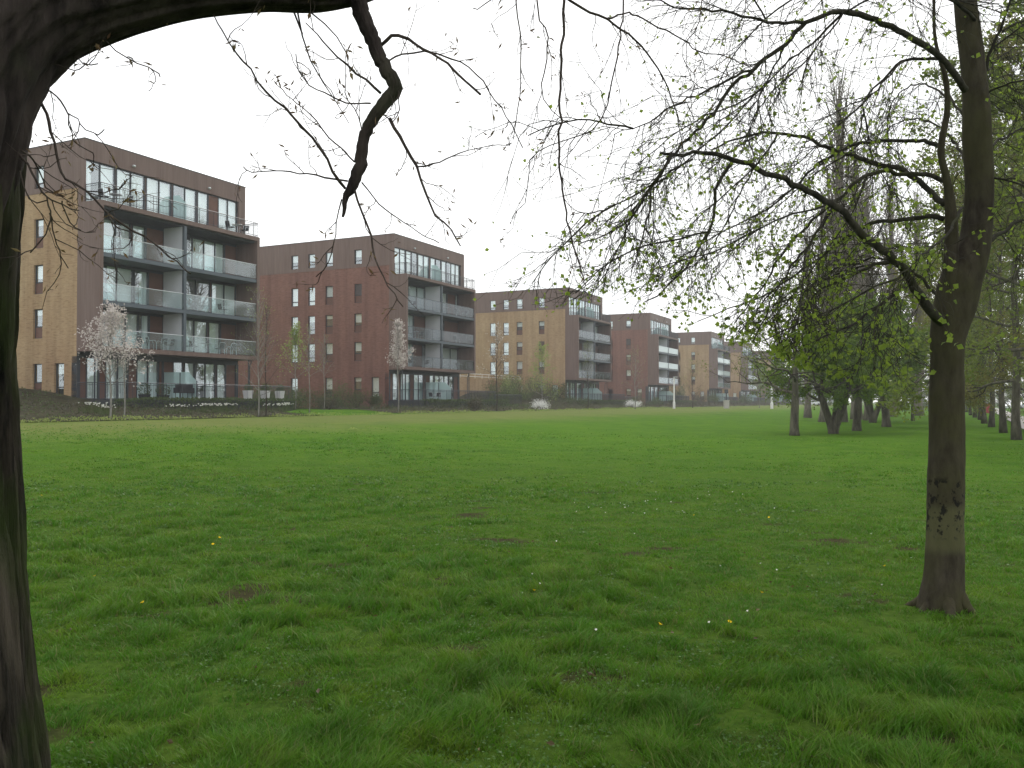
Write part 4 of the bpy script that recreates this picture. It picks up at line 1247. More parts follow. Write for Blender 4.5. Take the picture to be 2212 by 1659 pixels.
rowlab = ['nearest tree of the path side row, twiggy crown reaching in from the right edge', 'thick trunked tree at the right edge, bark bulging, pale path behind it', 'slender trunked tree standing in front of the pale path', 'leaning trunk beside the red bin and the path',
          'dark trunk fourth from the right edge in the path side row', 'brownish leaning trunk in the middle of the path side row', 'trunk half hidden by its neighbours in the path side row', 'dark upright trunk toward the far end of the path side row', 'far pale trunk of the path side row just right of the near lime', 'last small trunk at the far end of the path side row']
rowpos = [(None, 27.6), (2197, 950), (2165.5, 935), (2143, 922.5), (2126, 915), (2117, 907), (2107, 902), (2096, 897), (2088, 890.5), (2081, 887)]
for k, (px, py) in enumerate(rowpos):
    if px is None: x_, y_ = 17.4, 28.5
    else: x_, y_ = ground_at(px, py)
    plant_tree('avenue_tree', avenue[k % 3], x_, y_, rowlab[k], 'tree', 'trees in a row along the path', k * 2.3, 1.0 if k != 2 else .92)

# trees far off, beyond the park
rng = np.random.RandomState(7)
farlab = ['dark bushy tree beyond the fence at the far side of the park', 'green rounded tree beyond the far edge of the park']
for k in range(17):
    px = 1640 + k * 41 + rng.rand() * 20; D = 190 + rng.rand() * 110
    if 1700 < px < 1790: D += 70
    x_, y_ = xy(px, D)
    plant_tree('far_tree', bushy[k % 2], x_, y_, farlab[k % 2], 'tree', ('dark far trees', 'green far trees')[k % 2], rng.rand() * 6, .8 + .5 * rng.rand())

# -------- young trees in the beds
def sapling(px, Y, H, cb, wid, matn, nb, leaf_n, leaf_s, label, name='young_tree', tr=.035, bk='sapling_bark', seed=1, elev=(50, 82), stems=1):
    x_, y_ = xy(px, Y)
    t = grow(np.random.RandomState(seed), H / .98, cb, wid, tr, max(20, nb), 1, elev, .03, leaf_n, leaf_s, (9, 4), wob=.12, stems=1)
    o = plant_tree(name, tree_meshes(t, (bk, bk, matn)), x_, y_, label, 'tree', None)
    return o
sapling(238, 44.5, 4.75, 1.75, 2.0, 'blossom', 28, 17, .085, 'pale pink blossoming young tree in front of the nearest block', 'cherry_tree', .05, seed=5, elev=(50, 80))
sapling(268, 46.0, 4.4, 2.4, 1.0, 'blossom', 20, .5, .05, 'thin bare sapling right behind the pink blossom tree', 'young_tree', .04, seed=6)
sapling(860, 71.5, 6.7, 3.2, 1.45, 'blossom', 26, 14, .10, 'tall narrow pale blossom tree at the corner of the red block', 'cherry_tree', .05, seed=8, elev=(62, 84))
sapling(558, 53.5, 6.8, 1.3, 2.3, 'spring_leaf', 26, 1.2, .06, 'twiggy young tree with pale trunk right of the nearest block', 'birch_tree', .036, seed=9, elev=(48, 80))
sapling(574, 55, 6.4, 2.0, 1.9, 'spring_leaf', 24, .9, .06, 'brown stemmed young tree just right of the pale twiggy one', 'young_tree', .034, 'twig_bark', seed=10)
sapling(638, 66, 5.6, 2.4, 1.6, 'spring_leaf', 22, 7, .10, 'young tree opening yellow green leaves before the red gable', 'young_tree', .034, seed=11)
sapling(668, 62, 5.6, 2.6, 1.3, 'spring_leaf', 20, .8, .06, 'bare thin sapling in the middle of the red gable', 'young_tree', .03, seed=12)
sapling(700, 68, 5.4, 2.6, 1.2, 'spring_leaf', 20, .5, .06, 'leafless sapling leaning by the second window of the red gable', 'young_tree', .03, seed=13)
sapling(1073, 84, 7.4, 3.0, 1.9, 'white_blossom', 24, 2.4, .07, 'young tree with a haze of white flowers beside the white bush', 'young_tree', .05, 'twig_bark', seed=14)
sapling(1170, 100, 6.4, 1.2, 2.0, 'spring_leaf', 26, 9, .11, 'yellow green weeping young tree on the shrubby bank', 'willow_tree', .05, seed=15, elev=(20, 70))
sapling(1270, 106, 7.4, 2.4, 1.9, 'spring_leaf', 22, 2.0, .07, 'twiggy sapling before the third block balconies', 'young_tree', .05, 'twig_bark', seed=16)
sapling(1372, 112, 6.6, 1.6, 2.6, 'spring_leaf', 26, 1.6, .07, 'spreading grey twigged young tree right of the third block', 'young_tree', .05, seed=17, elev=(35, 75))
sapling(1496, 135, 6.4, 1.4, 2.8, 'spring_leaf', 24, 2.5, .08, 'brownish twiggy young tree in front of the white balconied yellow block', 'young_tree', .05, 'twig_bark', seed=18, elev=(35, 75))
sapling(1640, 150, 6.0, 1.8, 2.2, 'spring_leaf', 24, 5, .10, 'small leafing tree left of the second lamp post', 'young_tree', .05, seed=19)

# -------- shrubs, hedges, ground cover
def shrub(a, q, rx, ry, h, matn, n, ls, label, seed, name='shrub', group=None, kids=True):
    rng = np.random.RandomState(seed)
    x_, y_ = row(a, q)
    o = empty(name, (x_, y_, ztf(x_, y_)), BROT); tag(o, label, 'shrub', group)
    st = MB()
    for k in range(12):
        az = rng.rand() * 6.28; e = .5 + .6 * rng.rand()
        d = np.array([math.cos(az) * rx, math.sin(az) * ry, h * (.7 + .5 * rng.rand())]) * np.array([.7, .7, .85])
        st.tube(np.array([[0, 0, -.05], d * .35 + rng.normal(size=3) * .05, d * .7, d]), [.025, .018, .012, .006], 4, cap=False)
    st.build('stems', MATS['twig_bark'], o)
    # lobes of leaves
    lf = MB(); m = 14
    cc = rng.normal(size=(m, 3)) * [.42, .42, .22] + [0, 0, .52]
    k = rng.randint(0, m, n)
    p = cc[k] + rng.normal(size=(n, 3)) * [.22, .22, .2]
    p = p * [rx, ry, h]; p[:, 2] = np.abs(p[:, 2])
    lf.leaves(p, ls * (.6 + .8 * rng.rand(n)), rng, .7, 0, 0, fold=False)
    lf.build('foliage', MATS[matn], o)
    return o

def hedge(i, x0, x1, yl, h, w, label, seed, n=5200):
    rng = np.random.RandomState(seed)
    a0 = A[i] + (x0 + x1) / 2; q0 = QF + yl
    x_, y_ = row(a0, q0); gz = ztf(x_, y_)
    o = empty('hedge', (x_, y_, gz), BROT); tag(o, label, 'hedge', 'clipped hedges under the terraces')
    L = x1 - x0
    s = MB()
    for k in range(int(L * 2)):
        px = -L / 2 + L * (k + .5) / int(L * 2)
        s.tube([(px, 0, -.25), (px + .05, .03, h * .4), (px, -.02, h * .8)], [.02, .015, .008], 4, cap=False)
    s.build('stems', MATS['twig_bark'], o)
    x = (rng.rand(n) - .5) * L
    hh = h * (.88 + .28 * fbm(x * .9 + seed * 7, x * 0 + .5, 3))
    y = (rng.rand(n) - .5) * w; z = rng.rand(n) ** .6 * hh
    # push most leaves to the outer skin
    side = rng.rand(n) < .55; y = np.where(side, np.sign(y) * w * .5 * (.9 + .2 * rng.rand(n)), y)
    z = np.where(side, z, hh * (.93 + .1 * rng.rand(n)))
    MB().leaves(np.stack([x, y, z - .2], -1), .10 * (.6 + .7 * rng.rand(n)), rng, .75, 0, 0, fold=False).build('foliage', MATS['hedge_leaf'], o)
hedge(0, -.5, 16, -2.3, 1.0, 1.0, 'long dark hedge along the terrace of the nearest block', 1)
hedge(1, -.5, 16.5, -2.4, 1.0, 1.1, 'hedge along the red block terrace behind the tall blossom tree', 2)
hedge(2, -.5, 16.5, -2.3, 1.0, 1.1, 'hedge below the terrace of the third block beside the white bush', 3)
hedge(3, -.5, 16.5, -2.3, 1.0, 1.1, 'hedge at the foot of the red block with white balconies', 4, 3600)
hedge(4, -.5, 16.5, -2.3, 1.0, 1.1, 'hedge before the yellow block with white balconies', 5, 3200)
hedge(5, -.5, 16.5, -2.3, 1.1, 1.1, 'far hedge under the small looking yellow block', 6, 3000)

sh = [
    (33.5, 52.0, 1.3, 1.6, 2.3, 'hedge_leaf', 2600, .12, 'dark evergreen bush against the nearest gable, by the big trunk'),
    (52.5, 47.5, 1.6, 1.5, 1.7, 'shrub_leaf', 2400, .09, 'round green bush in the gap right of the nearest block'),
    (56.5, 50.0, 1.9, 1.7, 1.8, 'shrub_leaf', 2600, .09, 'broad olive bush between the two nearest blocks'),
    (61.5, 52.5, 1.8, 1.6, 1.7, 'shrub_leaf', 2400, .09, 'leafy bush below the bare saplings at the red gable'),
    (66.4, 50.6, 1.7, 1.7, 2.0, 'shrub_leaf', 2800, .09, 'tallest green bush under the red gable windows'),
    (67.6, 47.6, 1.2, 1.3, 1.4, 'hedge_leaf', 1800, .09, 'dark bush at the front corner of the red gable'),
    (68.6, 50.2, 1.5, 1.7, 1.7, 'shrub_leaf', 2400, .09, 'green bush hugging the red gable between its first two ground windows'),
    (68.4, 53.5, 1.6, 1.7, 1.5, 'hedge_leaf', 2400, .09, 'darker low bush along the middle of the red gable'),
    (68.0, 57.0, 1.7, 1.8, 1.8, 'shrub_leaf', 2400, .10, 'rounded bush at the far third of the red gable'),
    (67.0, 60.5, 1.8, 1.8, 1.9, 'shrub_leaf', 2400, .10, 'farthest bush along the foot of the red gable'),
    (62.0, 48.6, 1.5, 1.3, 1.1, 'hedge_leaf', 2000, .09, 'low dark bush behind the grass inlet'),
    (92.5, 46.8, 1.7, 1.5, 1.9, 'hedge_leaf', 2200, .11, 'dark bush just right of the red block terrace'),
    (99.0, 47.4, 2.2, 1.7, 1.9, 'shrub_leaf', 2600, .11, 'spreading bush halfway up the bank'),
    (107.5, 47.2, 2.2, 1.7, 1.9, 'hedge_leaf', 2600, .11, 'spreading dark bush on the bank below the third gable'),
    (57.0, 44.5, 1.5, 1.0, .9, 'cover_leaf', 1800, .08, 'low dark bush by the grass inlet'),
    (73.0, 39.6, 1.1, .9, 1.0, 'cover_leaf', 1800, .10, 'brownish grassy clump at the foot of the tall blossom tree'),
    (95.0, 48.5, 1.8, 1.6, 2.6, 'shrub_leaf', 2200, .12, 'green bush on the bank right of the red block'),
    (97.5, 50.5, 1.2, 1.2, 3.0, 'red_leaf', 1800, .10, 'reddish leaved bush on the bank'),
    (100.5, 50.0, 1.5, 1.3, 2.6, 'spring_leaf', 1800, .10, 'bright green bush beside the reddish one on the bank'),
    (105.0, 51.0, 2.0, 1.6, 2.6, 'hedge_leaf', 2600, .12, 'dark bush in the middle of the bank'),
    (110.0, 50.5, 2.0, 1.7, 2.4, 'shrub_leaf', 2600, .11, 'grey green bush below the third gable'),
    (113.0, 48.0, 1.7, 1.6, 2.0, 'hedge_leaf', 2200, .11, 'dark bush at the corner of the third gable'),
    (102.0, 45.5, 2.4, 1.6, 1.2, 'cover_leaf', 2600, .10, 'low brown green thicket on the front of the bank'),
    (109.5, 43.5, 2.6, 1.6, 1.0, 'hedge_leaf', 2600, .10, 'low dark thicket at the foot of the bank'),
    (128.0, 42.0, 2.6, 1.2, 1.0, 'hedge_leaf', 2200, .10, 'dark low bush behind the farther white bush'),
    (141.0, 42.5, 2.6, 1.3, 1.2, 'hedge_leaf', 2000, .11, 'dark bush left of the red block with white balconies'),
    (172.0, 47.0, 2.4, 1.6, 3.6, 'hedge_leaf', 2400, .15, 'tall dark bush right of the red block with white balconies'),
    (184.0, 45.5, 3.2, 1.8, 2.4, 'cover_leaf', 2400, .13, 'brown green bush left of the white balconied yellow block'),
    (193.0, 44.5, 3.0, 1.8, 2.0, 'shrub_leaf', 2200, .13, 'olive bush before the white balconied yellow block'),
    (222.0, 44.0, 3.4, 1.8, 2.2, 'hedge_leaf', 2200, .15, 'dark bush between the two farthest yellow blocks'),
    (262.0, 44.0, 4.0, 1.8, 2.6, 'hedge_leaf', 2200, .17, 'dark bush in front of the farthest block'),
]
for k, s_ in enumerate(sh): shrub(*s_, 200 + k)
shrub(86.6, 38.9, 1.5, .9, 1.05, 'white_blossom', 3000, .075, 'white flowering bush at the lawn edge under the third block', 301, 'flowering_shrub')
shrub(117.6, 38.8, 1.3, .9, 1.0, 'white_blossom', 2200, .085, 'smaller white flowering bush farther along the lawn edge', 302, 'flowering_shrub')

def scatter(name, matn, n, a0, a1, q0, q1, hmax, ls, label, cat, seed, dens=None, up=0.0):
    rng = np.random.RandomState(seed)
    a = a0 + (a1 - a0) * rng.rand(n); q = q0 + (q1 - q0) * rng.rand(n)
    x = a * DX - q * DY; y = a * DY + q * DX
    f = fbm(a / 1.6 + seed, q / 1.1, 4)
    keep = f > .42
    if dens is not None: keep &= dens(a, q)
    x, y, f = x[keep], y[keep], f[keep]
    z = zt(x, y) + .02 + hmax * np.clip((f - .40) * 4, .1, 1) * rng.rand(len(x))
    mb = MB().leaves(np.stack([x, y, z], -1), ls * (.6 + .8 * rng.rand(len(x))), rng, .6, 0, -up, fold=False)
    o = mb.build(name, MATS[matn]); tag(o, label, cat, None, 'stuff'); return o
inlet = lambda a, q: ~((a > 47.5) & (a < 58.0))
scatter('ground_cover', 'cover_leaf', 26000, -5, 125, 37.6, 45, .40, .11, 'brown green ground cover spreading over the planting beds', 'ground cover', 3, inlet)
scatter('ground_cover', 'hedge_leaf', 30000, -5, 125, 38.2, 53, .38, .11, 'dark green low plants covering the beds and banks', 'ground cover', 4, lambda a, q: inlet(a, q) & ~((q > 44) & (a > 36) & (a < 52)) & ~((q > 44) & (a > 70) & (a < 86)) & ~((q > 44) & (a > 115) & (a < 131)))
scatter('ground_cover', 'cover_leaf', 16000, 125, 300, 38, 44.5, .7, .16, 'distant low planting along the far blocks', 'ground cover', 5)
scatter('edge_grass', 'spring_leaf', 13000, -5, 130, 36.4, 37.9, .20, .085, 'longer yellow green grass left along the bed edge', 'grass', 6, None, 1.2)

# daffodil clumps
def daffodils(px, py, Y, w, label, seed):
    rng = np.random.RandomState(seed); x_, y_ = xy(px, Y)
    o = empty('daffodil_clump', (x_, y_, ztf(x_, y_)), BROT); tag(o, label, 'flowers', 'clumps of pale daffodils')
    n = 26; p = np.stack([(rng.rand(n) - .5) * w, (rng.rand(n) - .5) * .9, .42 + .14 * rng.rand(n)], -1)
    f = MB()
    for c in p:
        for k in range(6):
            a_ = k * 1.047; f.add([c, c + (math.cos(a_ - .4) * .035, math.sin(a_ - .4) * .03, .035), c + (math.cos(a_) * .075, math.sin(a_) * .06, .05), c + (math.cos(a_ + .4) * .035, math.sin(a_ + .4) * .03, .035)], [(0, 1, 2, 3)])
        f.lathe([(.0, .0), (.022, .01), (.03, .06)], 6, c)
    f.build('flowers', MATS['white_flower'], o)
    s = MB()
    for c in p: s.tube([(c[0], c[1], -.02), (c[0] + .02, c[1], c[2] * .6), c], .007, 3, cap=False)
    for k in range(140):
        b = np.array([(rng.rand() - .5) * w, (rng.rand() - .5) * 1.0, 0]); h = .25 + .2 * rng.rand(); d = rng.normal(size=2) * .08
        s.add([b + (-.012, 0, 0), b + (.012, 0, 0), b + (d[0], d[1], h)], None, [(0, 1, 2)])
    s.build('leaves', MATS['shrub_leaf'], o)
for k, (px, Y, w, lab) in enumerate([(202, 48, 1.3, 'small pale daffodil clump left of the blossom tree trunk'), (226, 47, .9, 'daffodil clump right by the blossom tree trunk'), (385, 52, 1.8, 'daffodil clump under the middle of the nearest terrace'), (446, 54.5, 1.2, 'daffodil clump right of centre under the nearest terrace'),
                                     (468, 55.5, 1.6, 'widest bright daffodil clump before the nearest terrace'), (490, 56.5, 1.0, 'daffodil clump left of the white planters'), (594, 60.5, 1.9, 'daffodil clump right of the twiggy young trees'), (617, 62.5, .8, 'last small daffodil clump before the grass inlet')]):
    daffodils(px, 0, Y, w, lab, 70 + k)

# -------- balcony and terrace furniture
def chair_proto():
    o = empty('balcony_chair', (0, 0, 0))
    fr = MB()
    for sx in (-.26, .26):
        fr.tube([(sx, -.25, 0), (sx, -.24, .40), (sx, -.16, .64), (sx, .0, .65), (sx, .20, .62)], .016, 5)
        fr.tube([(sx, .25, 0), (sx * .95, .21, .45), (sx * .92, .30, .86)], .016, 5)
    fr.tube([(-.24, .30, .86), (0, .32, .90), (.24, .30, .86)], .016, 5)
    fr.build('frame', MATS['pale_metal'], o)
    MB().box(-.24, -.22, .42, .24, .22, .45).build('seat', MATS['black_plastic'], o)
    b = MB(); b.add([(-.23, .22, .46), (.23, .22, .46), (.22, .30, .84), (-.22, .30, .84), (-.23, .24, .46), (.23, .24, .46), (.22, .32, .84), (-.22, .32, .84)], [(0, 1, 2, 3), (7, 6, 5, 4), (0, 4, 5, 1), (1, 5, 6, 2), (2, 6, 7, 3), (3, 7, 4, 0)])
    b.build('backrest', MATS['black_plastic'], o)
    return o
def table_proto():
    o = empty('balcony_table', (0, 0, 0))
    MB().lathe([(0, .70), (.38, .70), (.40, .715), (.38, .73), (0, .73)], 20).build('table_top', MATS['pale_metal'], o)
    MB().tube([(0, 0, .02), (0, 0, .70)], .025, 8).build('stem', MATS['pale_metal'], o)
    MB().lathe([(0, .0), (.24, .0), (.22, .02), (.03, .04), (0, .05)], 16).build('foot', MATS['pale_metal'], o)
    return o
CH = chair_proto(); TB = table_proto(); used = {'c': 0, 't': 0}
def furn(kind, i, x, y, f, rz, label):
    proto = CH if kind == 'c' else TB
    o = proto if not used[kind] else copy_tree(proto)
    used[kind] += 1
    o.location = blocal(i, x, y, f + .004); o.rotation_euler = (0, 0, BROT + rz)
    tag(o, label, 'chair' if kind == 'c' else 'table', 'balcony chairs' if kind == 'c' else 'balcony tables')
F1, F2, F3, F4 = 3.34, 6.2, 9.15, 12.34
bay = {1: 'left', 2: 'right'}
for i, x, y, f, rz, lab in [
    (0, 3.9, .8, F1, 1.6, 'metal chair first of the line on the lowest left balcony of the nearest block'), (0, 4.7, .9, F1, 1.2, 'metal chair second along on the lowest left balcony of the nearest block'), (0, 5.4, .7, F1, -1.4, 'metal chair third along on the lowest left balcony of the nearest block'), (0, 6.2, .9, F1, -1.7, 'metal chair by the white partition, lowest left balcony of the nearest block'),
    (0, 7.5, .8, F1, 1.5, 'metal chair left of the round table, lowest right balcony of the nearest block'), (0, 8.4, .9, F1, 1.3, 'metal chair beside the round table, lowest right balcony of the nearest block'), (0, 10.9, 1.0, F1, 3.1, 'dark backed chair facing the lawn, lowest right balcony of the nearest block'), (0, 12.1, 1.0, F1, 3.0, 'rightmost dark chair on the lowest right balcony of the nearest block'),
    (0, .9, .8, F4, 1.5, 'dark chair left of the table on the roof terrace of the nearest block'), (0, 2.5, .7, F4, -1.6, 'dark chair right of the table on the roof terrace of the nearest block'), (0, 11.6, .7, F4, 1.4, 'chair at the right end of the nearest roof terrace, inner one'), (0, 13.0, .7, F4, -1.4, 'chair at the right end of the nearest roof terrace, by the corner rail'),
    (0, 11.0, .8, F2, 1.4, 'chair on the middle right balcony of the nearest block'), (0, 2.0, .9, F3, 1.4, 'chair behind the glass of the topmost left balcony, nearest block'),
    (1, .9, .8, F3, 1.4, 'chair on the topmost left balcony of the red railed block, outer one'), (1, 2.6, .8, F3, -1.4, 'chair on the topmost left balcony of the red railed block, inner one'), (1, 7.4, .8, F3, 1.3, 'chair at the partition on the topmost right balcony of the red railed block'), (1, 11.2, .8, F3, 1.4, 'chair on the topmost right balcony of the red railed block'), (1, 13.0, .8, F3, -1.4, 'chair in the outer corner, topmost right balcony of the red railed block'),
    (1, 1.6, .8, F2, 1.4, 'chair on the middle left balcony of the red railed block, outer one'), (1, 4.0, .8, F2, -1.4, 'chair on the middle left balcony of the red railed block, inner one'), (1, 11.0, .8, F2, 1.4, 'chair on the middle right balcony of the red railed block'),
    (1, 2.2, .8, F1, 1.4, 'chair on the lowest left balcony of the red railed block, outer one'), (1, 4.9, .8, F1, -1.4, 'chair on the lowest left balcony of the red railed block, by the partition'), (1, 11.6, .8, F1, 1.4, 'chair on the lowest right balcony of the red railed block'),
    (1, 3.6, -.7, 0, 1.4, 'chair on the red block terrace left of the frosted screen'), (1, 4.8, -.6, 0, -1.4, 'chair on the red block terrace beside the frosted screen'),
    (2, 9.5, .8, F1, 1.4, 'chair on the lowest right balcony of the third block, inner one'), (2, 11.6, .8, F1, -1.4, 'chair on the lowest right balcony of the third block, outer one')]:
    furn('c', i, x, y, f, rz, lab)
for i, x, y, f, lab in [(0, 9.4, .8, F1, 'round metal table on the lowest right balcony of the nearest block'), (0, 1.7, .8, F4, 'round table on the roof terrace of the nearest block, left end'), (0, 12.3, .7, F4, 'round table at the right end of the nearest roof terrace'),
                        (1, 1.8, .8, F3, 'table on the topmost left balcony of the red railed block'), (1, 8.4, .8, F3, 'table on the topmost right balcony of the red railed block'), (1, 2.8, .8, F2, 'table on the middle left balcony of the red railed block')]:
    furn('t', i, x, y, f, 0, lab)

def planter(i, x, y, h, label, mat='white_paint', ball=.28, seed=1):
    rng = np.random.RandomState(seed)
    o = empty('planter', blocal(i, x, y, .002), BROT); tag(o, label, 'planter', 'terrace planters')
    w = .2; W = .27
    m = MB(); m.add([(-w, -w, 0), (w, -w, 0), (w, w, 0), (-w, w, 0), (-W, -W, h), (W, -W, h), (W, W, h), (-W, W, h)], [(0, 3, 2, 1), (0, 1, 5, 4), (1, 2, 6, 5), (2, 3, 7, 6), (3, 0, 4, 7), (4, 5, 6, 7)])
    m.build('pot', MATS[mat], o)
    p = rng.normal(size=(420, 3)); p /= np.linalg.norm(p, axis=1)[:, None]; p = p * ball * (.75 + .3 * rng.rand(420, 1)) + [0, 0, h + ball * .75]
    f = MB().leaves(p, .07, rng, .8, 0, 0, fold=False); f.tube([(0, 0, h - .05), (0, 0, h + ball)], .02, 5)
    f.build('plant', MATS['hedge_leaf'], o)
planter(0, 11.8, -.9, .75, 'white planter nearest the glass doors, right part of the nearest terrace', seed=1)
planter(0, 13.6, -.9, .75, 'middle white planter at the end of the nearest terrace', seed=2)
planter(0, 15.2, -.9, .75, 'rightmost white planter at the end of the nearest terrace', seed=3)
planter(0, 4.1, -.9, .35, 'dark pot with a leafy plant on the nearest terrace', 'black_plastic', .45, 4)
planter(0, 2.7, -.8, .4, 'dark pot behind the blossom tree on the nearest terrace', 'black_plastic', .4, 5)

def barbecue():
    o = empty('barbecue', blocal(0, 6.1, -.6, .002), BROT); tag(o, 'covered black barbecue on the terrace of the nearest block', 'barbecue')
    m = MB(); m.box(-.62, -.3, .5, .62, .3, .86); m.box(-.5, -.28, .86, .5, .28, 1.08); m.build('cover', MATS['black_plastic'], o)
    for sx in (-.5, .5):
        for sy in (-.22, .22): MB().tube([(sx, sy, 0), (sx, sy, .5)], .025, 6).build('leg', MATS['black_plastic'], o)
barbecue()

# -------- lamp posts, pillar, bench, bin, fences, cars
def lamp(px, Y, H, r, label):
    x_, y_ = xy(px, Y); o = empty('lamp_post', (x_, y_, ztf(x_, y_))); tag(o, label, 'lamp post', 'white lamp posts by the lawn')
    MB().lathe([(r * 1.5, -.1), (r * 1.5, .9), (r * 1.05, 1.0), (r, H * .5), (r * .8, H)], 12).build('pole', MATS['white_paint'], o, smooth=False)
    h = MB(); h.box(-.12, -.14, H, .5, .14, H + .10); h.build('lamp_head', MATS['pale_metal'], o)
lamp(1456, 123, 4.4, .12, 'short white lamp post at the lawn edge before the red block')
lamp(1667, 144, 6.0, .16, 'taller white lamp post near the open limbed lime tree')

def pillar():
    x_, y_ = xy(1569, 133); o = empty('stone_pillar', (x_, y_, ztf(x_, y_))); tag(o, 'short pale stone pillar with a dark post on top at the lawn edge', 'pillar')
    m = MB(); m.box(-.36, -.36, -.1, .36, .36, 1.15); m.box(-.40, -.40, 1.15, .40, .40, 1.27); m.build('shaft', MATS['concrete'], o)
    m = MB(); m.tube([(0, 0, 1.27), (0, 0, 2.3)], .09, 8); m.box(-.28, -.03, 2.3, .28, .03, 2.9); m.build('sign_post', MATS['dark_metal'], o)
pillar()

def bench(px, py, rz, label):
    x_, y_ = ground_at(px, py); o = empty('park_bench', (x_, y_, ztf(x_, y_)), rz); tag(o, label, 'bench', 'dark park benches')
    m = MB()
    for k in range(4): m.box(-.9, -.24 + k * .125, .43, .9, -.14 + k * .125, .47)
    m.build('seat', MATS['timber'], o)
    m = MB()
    for k in range(3): m.box(-.9, .27 + k * .03, .55 + k * .13, .9, .30 + k * .03, .65 + k * .13)
    m.build('backrest', MATS['timber'], o)
    for sx in (-.75, .75):
        m = MB(); m.box(sx - .04, -.22, 0, sx + .04, -.15, .43); m.box(sx - .04, .20, 0, sx + .04, .27, .95); m.box(sx - .04, -.15, .36, sx + .04, .20, .43); m.build('leg', MATS['dark_metal'], o)
bench(1944, 890, .35, 'dark timber bench on the far grass between two trunks')
bench(2079, 886, .2, 'low dark bench far down the lawn at the near lime trunk edge')

def bin_():
    x_, y_ = ground_at(2133, 893); o = empty('litter_bin', (x_, y_, ztf(x_, y_))); tag(o, 'dark red litter bin beside the path by a leaning trunk', 'bin')
    MB().lathe([(0, .02), (.36, .02), (.40, .1), (.42, 1.25), (.40, 1.3), (0, 1.3)], 16).build('body', MATS['red_paint'], o)
    MB().lathe([(.44, 1.3), (.44, 1.38), (.25, 1.5), (0, 1.54)], 16).build('lid', MATS['black_plastic'], o)
bin_()

def mesh_fence(x0, y0, x1, y1, h, label):
    o = empty('mesh_fence', (x0, y0, ztf(x0, y0)), math.atan2(y1 - y0, x1 - x0)); tag(o, label, 'fence')
    L = math.hypot(x1 - x0, y1 - y0); n = int(L / 2.5)
    p = MB()
    for k in range(n + 1): p.tube([(k * L / n, 0, -.2), (k * L / n, 0, h)], .045, 6)
    p.build('posts', MATS['dark_metal'], o)
    w = MB()
    for k in range(int(L / .3)): w.tube([(k * .3, .05, .05), (k * .3, .05, h - .02)], .012, 3, cap=False)
    for z in (.08, h * .33, h * .66, h - .03): w.tube([(0, .05, z), (L, .05, z)], .02, 4)
    w.build('wire_panel', MATS['dark_metal'], o)
xa, ya = xy(1935, 150); xb, yb = xy(2040, 150)
mesh_fence(xa, ya, xb, yb, 2.6, 'tall dark mesh fence at the far end of the lawn')
for i, lab in ((1, 'dark bar fence closing the gap right of the red block'), (2, 'dark bar fence right of the third block')):
    o = empty('bar_fence', blocal(i, 16.2, -1.2, -.75), BROT); tag(o, lab, 'fence')
    r_ = bar_rail(o, [((0, 0), (7, 0)), ((7, 0), (7, 6))], 0, 1.5, .16, 'bars')

def car(px, Y, rz, label, mat):
    x_, y_ = xy(px, Y); o = empty('parked_car', (x_, y_, ztf(x_, y_)), rz); tag(o, label, 'car', 'cars parked beyond the park')
    prof = [(-2.05, .3), (-2.1, .75), (-1.75, .92), (-1.1, 1.0), (-.5, 1.42), (.9, 1.45), (1.65, 1.02), (2.05, .95), (2.1, .35)]
    m = MB(); n = len(prof)
    v = [(x, -.82 if z < 1.1 else -.66, z) for x, z in prof] + [(x, .82 if z < 1.1 else .66, z) for x, z in prof]
    m.add(v, [(i, i + 1, n + i + 1, n + i) for i in range(n - 1)] + [(n - 1, 0, n, 2 * n - 1)], [(0, i + 1, i) for i in range(1, n - 1)] + [(n, n + i, n + i + 1) for i in range(1, n - 1)])
    m.build('body', mat, o)
    for s in (-1, 1):
        m = MB(); m.add([(-1.0, s * .80, 1.03), (1.5, s * .80, 1.05), (.85, s * .70, 1.38), (-.45, s * .70, 1.36)], [(0, 1, 2, 3)]); m.build('side_window', MATS['black_plastic'], o)
    for wx in (-1.3, 1.3):
        for s in (-1, 1): MB().tube([(wx, s * .70, .32), (wx, s * .86, .32)], .32, 14).build('wheel', MATS['black_plastic'], o)
plain('car_white', (.62, .64, .66), .25, .5, var=.03); plain('car_silver', (.35, .37, .40), .25, .5, .5, .03)
car(2180, 185, .9, 'white car parked beyond the path, seen between two trunks', MATS['car_white'])
car(2206, 200, .4, 'silver car at the far right edge beyond the path', MATS['car_silver'])
car(1755, 230, .2, 'pale car far off under the trees beyond the lawn', MATS['car_white'])

def pale_house():
    x_, y_ = xy(1742, 330); o = empty('pale_house', (x_, y_, ztf(x_, y_)), .2); tag(o, 'low pale house far off beneath the tree crowns', 'house')
    MB().box(-9, -4, -.5, 9, 4, 5.2).build('wall', MATS['white_render'], o)
    m = MB(); m.add([(-9.5, -4.5, 5.2), (9.5, -4.5, 5.2), (9.5, 4.5, 5.2), (-9.5, 4.5, 5.2), (-9.5, 0, 8), (9.5, 0, 8)], [(0, 1, 5, 4), (2, 3, 4, 5)], [(0, 4, 3), (1, 2, 5)]); m.build('roof', MATS['roofing'], o)
    for k in range(5): MB().box(-7.6 + k * 3.5, -4.06, 1.2, -6.2 + k * 3.5, -4.0, 2.8).build('window', MATS['dark_metal'], o)
pale_house()

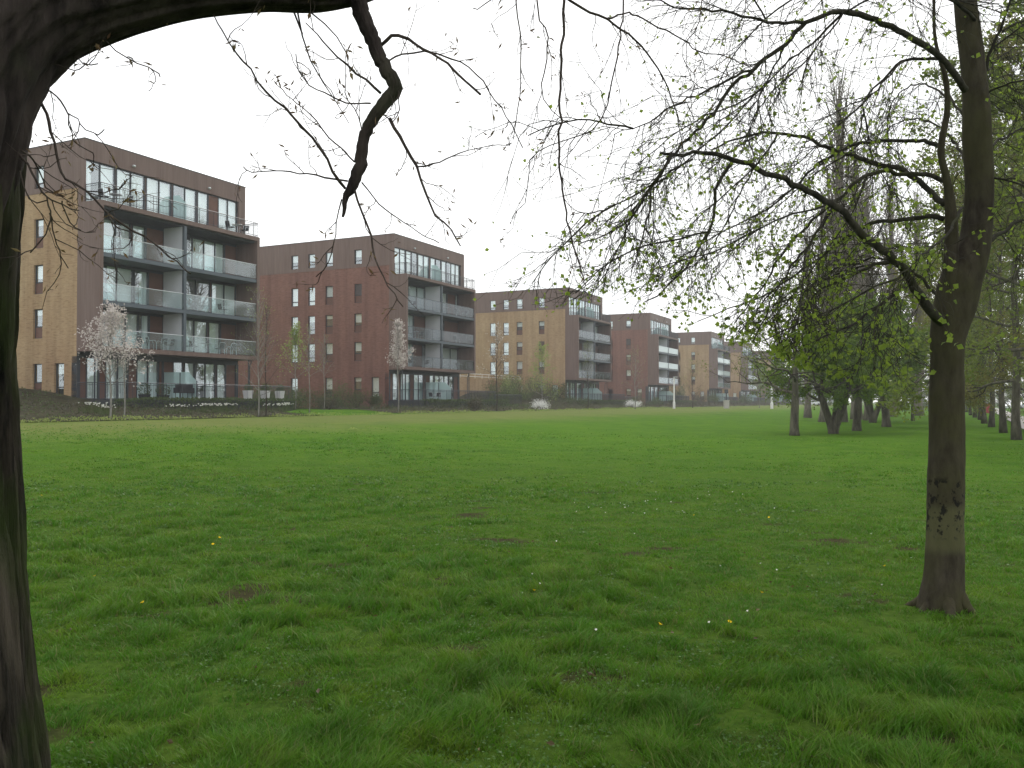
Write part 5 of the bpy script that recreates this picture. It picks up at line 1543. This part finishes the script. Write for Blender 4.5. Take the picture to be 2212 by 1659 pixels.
# -------- little flowers and litter on the lawn
def flower_proto(name, mat, r):
    o = empty(name, (0, 0, 0)); f = MB()
    for k in range(9):
        a_ = k * .698; c, s = math.cos(a_), math.sin(a_)
        f.add([(0, 0, .0), (c * r * .6 - s * r * .2, s * r * .6 + c * r * .2, .004), (c * r, s * r, .008), (c * r * .6 + s * r * .2, s * r * .6 - c * r * .2, .004)], [(0, 1, 2, 3)])
    f.lathe([(0, .008), (r * .35, .006), (r * .3, -.002)], 8)
    return o, f
def meadow(name, mat, r, pts, label, group, lift):
    o, f = flower_proto(name, mat, r)
    f.build('bloom', MATS[mat], o); MB().tube([(0, 0, 0), (.004, .002, -lift)], .0015, 4).build('stalk', MATS['shrub_leaf'], o)
    for k, (px, py) in enumerate(pts):
        c = o if k == 0 else copy_tree(o)
        x_, y_ = ground_at(px, py); c.location = (x_, y_, ztf(x_, y_) + lift); c.rotation_euler = (-.5, 0, k * 1.1)
        tag(c, label, 'flower', group)
meadow('dandelion', 'yellow_flower', .018, [(90, 1081), (204, 1263), (308, 1323), (460, 1191), (474, 1176), (1646, 1300), (1911, 1240), (1499, 1125), (1661, 1130), (1576, 1367), (1426, 1372), (1154, 1295)], 'small yellow dandelion in the short grass', 'dandelions on the lawn', .075)
rng = np.random.RandomState(12)
meadow('daisy', 'white_flower', .011, [(1240 + rng.rand() * 380, 1070 + rng.rand() * 50) for _ in range(26)] + [(1100 + rng.rand() * 900, 1100 + rng.rand() * 300) for _ in range(14)], 'tiny white daisy in the grass', 'daisies on the lawn', .07)
def litter():
    x_, y_ = ground_at(762, 930); o = empty('litter', (x_, y_, ztf(x_, y_) + .03)); tag(o, 'scrap of bright yellow green wrapping lying on the far lawn', 'litter')
    m = MB(); m.add([(-.2, 0, .0), (-.05, .06, .12), (.1, -.03, .08), (.22, .05, .02), (.15, .2, .04), (-.1, .22, .05)], None, [(0, 1, 5), (1, 4, 5), (1, 2, 4), (2, 3, 4)]); m.build('wrapper', MATS['spring_leaf'], o)
litter()
# ------------------------------------------------------------------ the hazy spring air
def haze():
    m, n, o = newmat('haze_air')
    v = n.nodes.new('ShaderNodeVolumePrincipled')
    v.inputs['Color'].default_value = (.95, .97, 1.0, 1); v.inputs['Density'].default_value = HAZE
    v.inputs['Anisotropy'].default_value = .3
    n.links.new(v.outputs[0], o.inputs['Volume'])
    h = MB().box(-930, -330, -2.5, 930, 1130, 45).build('haze', m); tag(h, kind='stuff', label='thin pale spring haze over the park', cat='haze')
HAZE = 0.0006
haze()
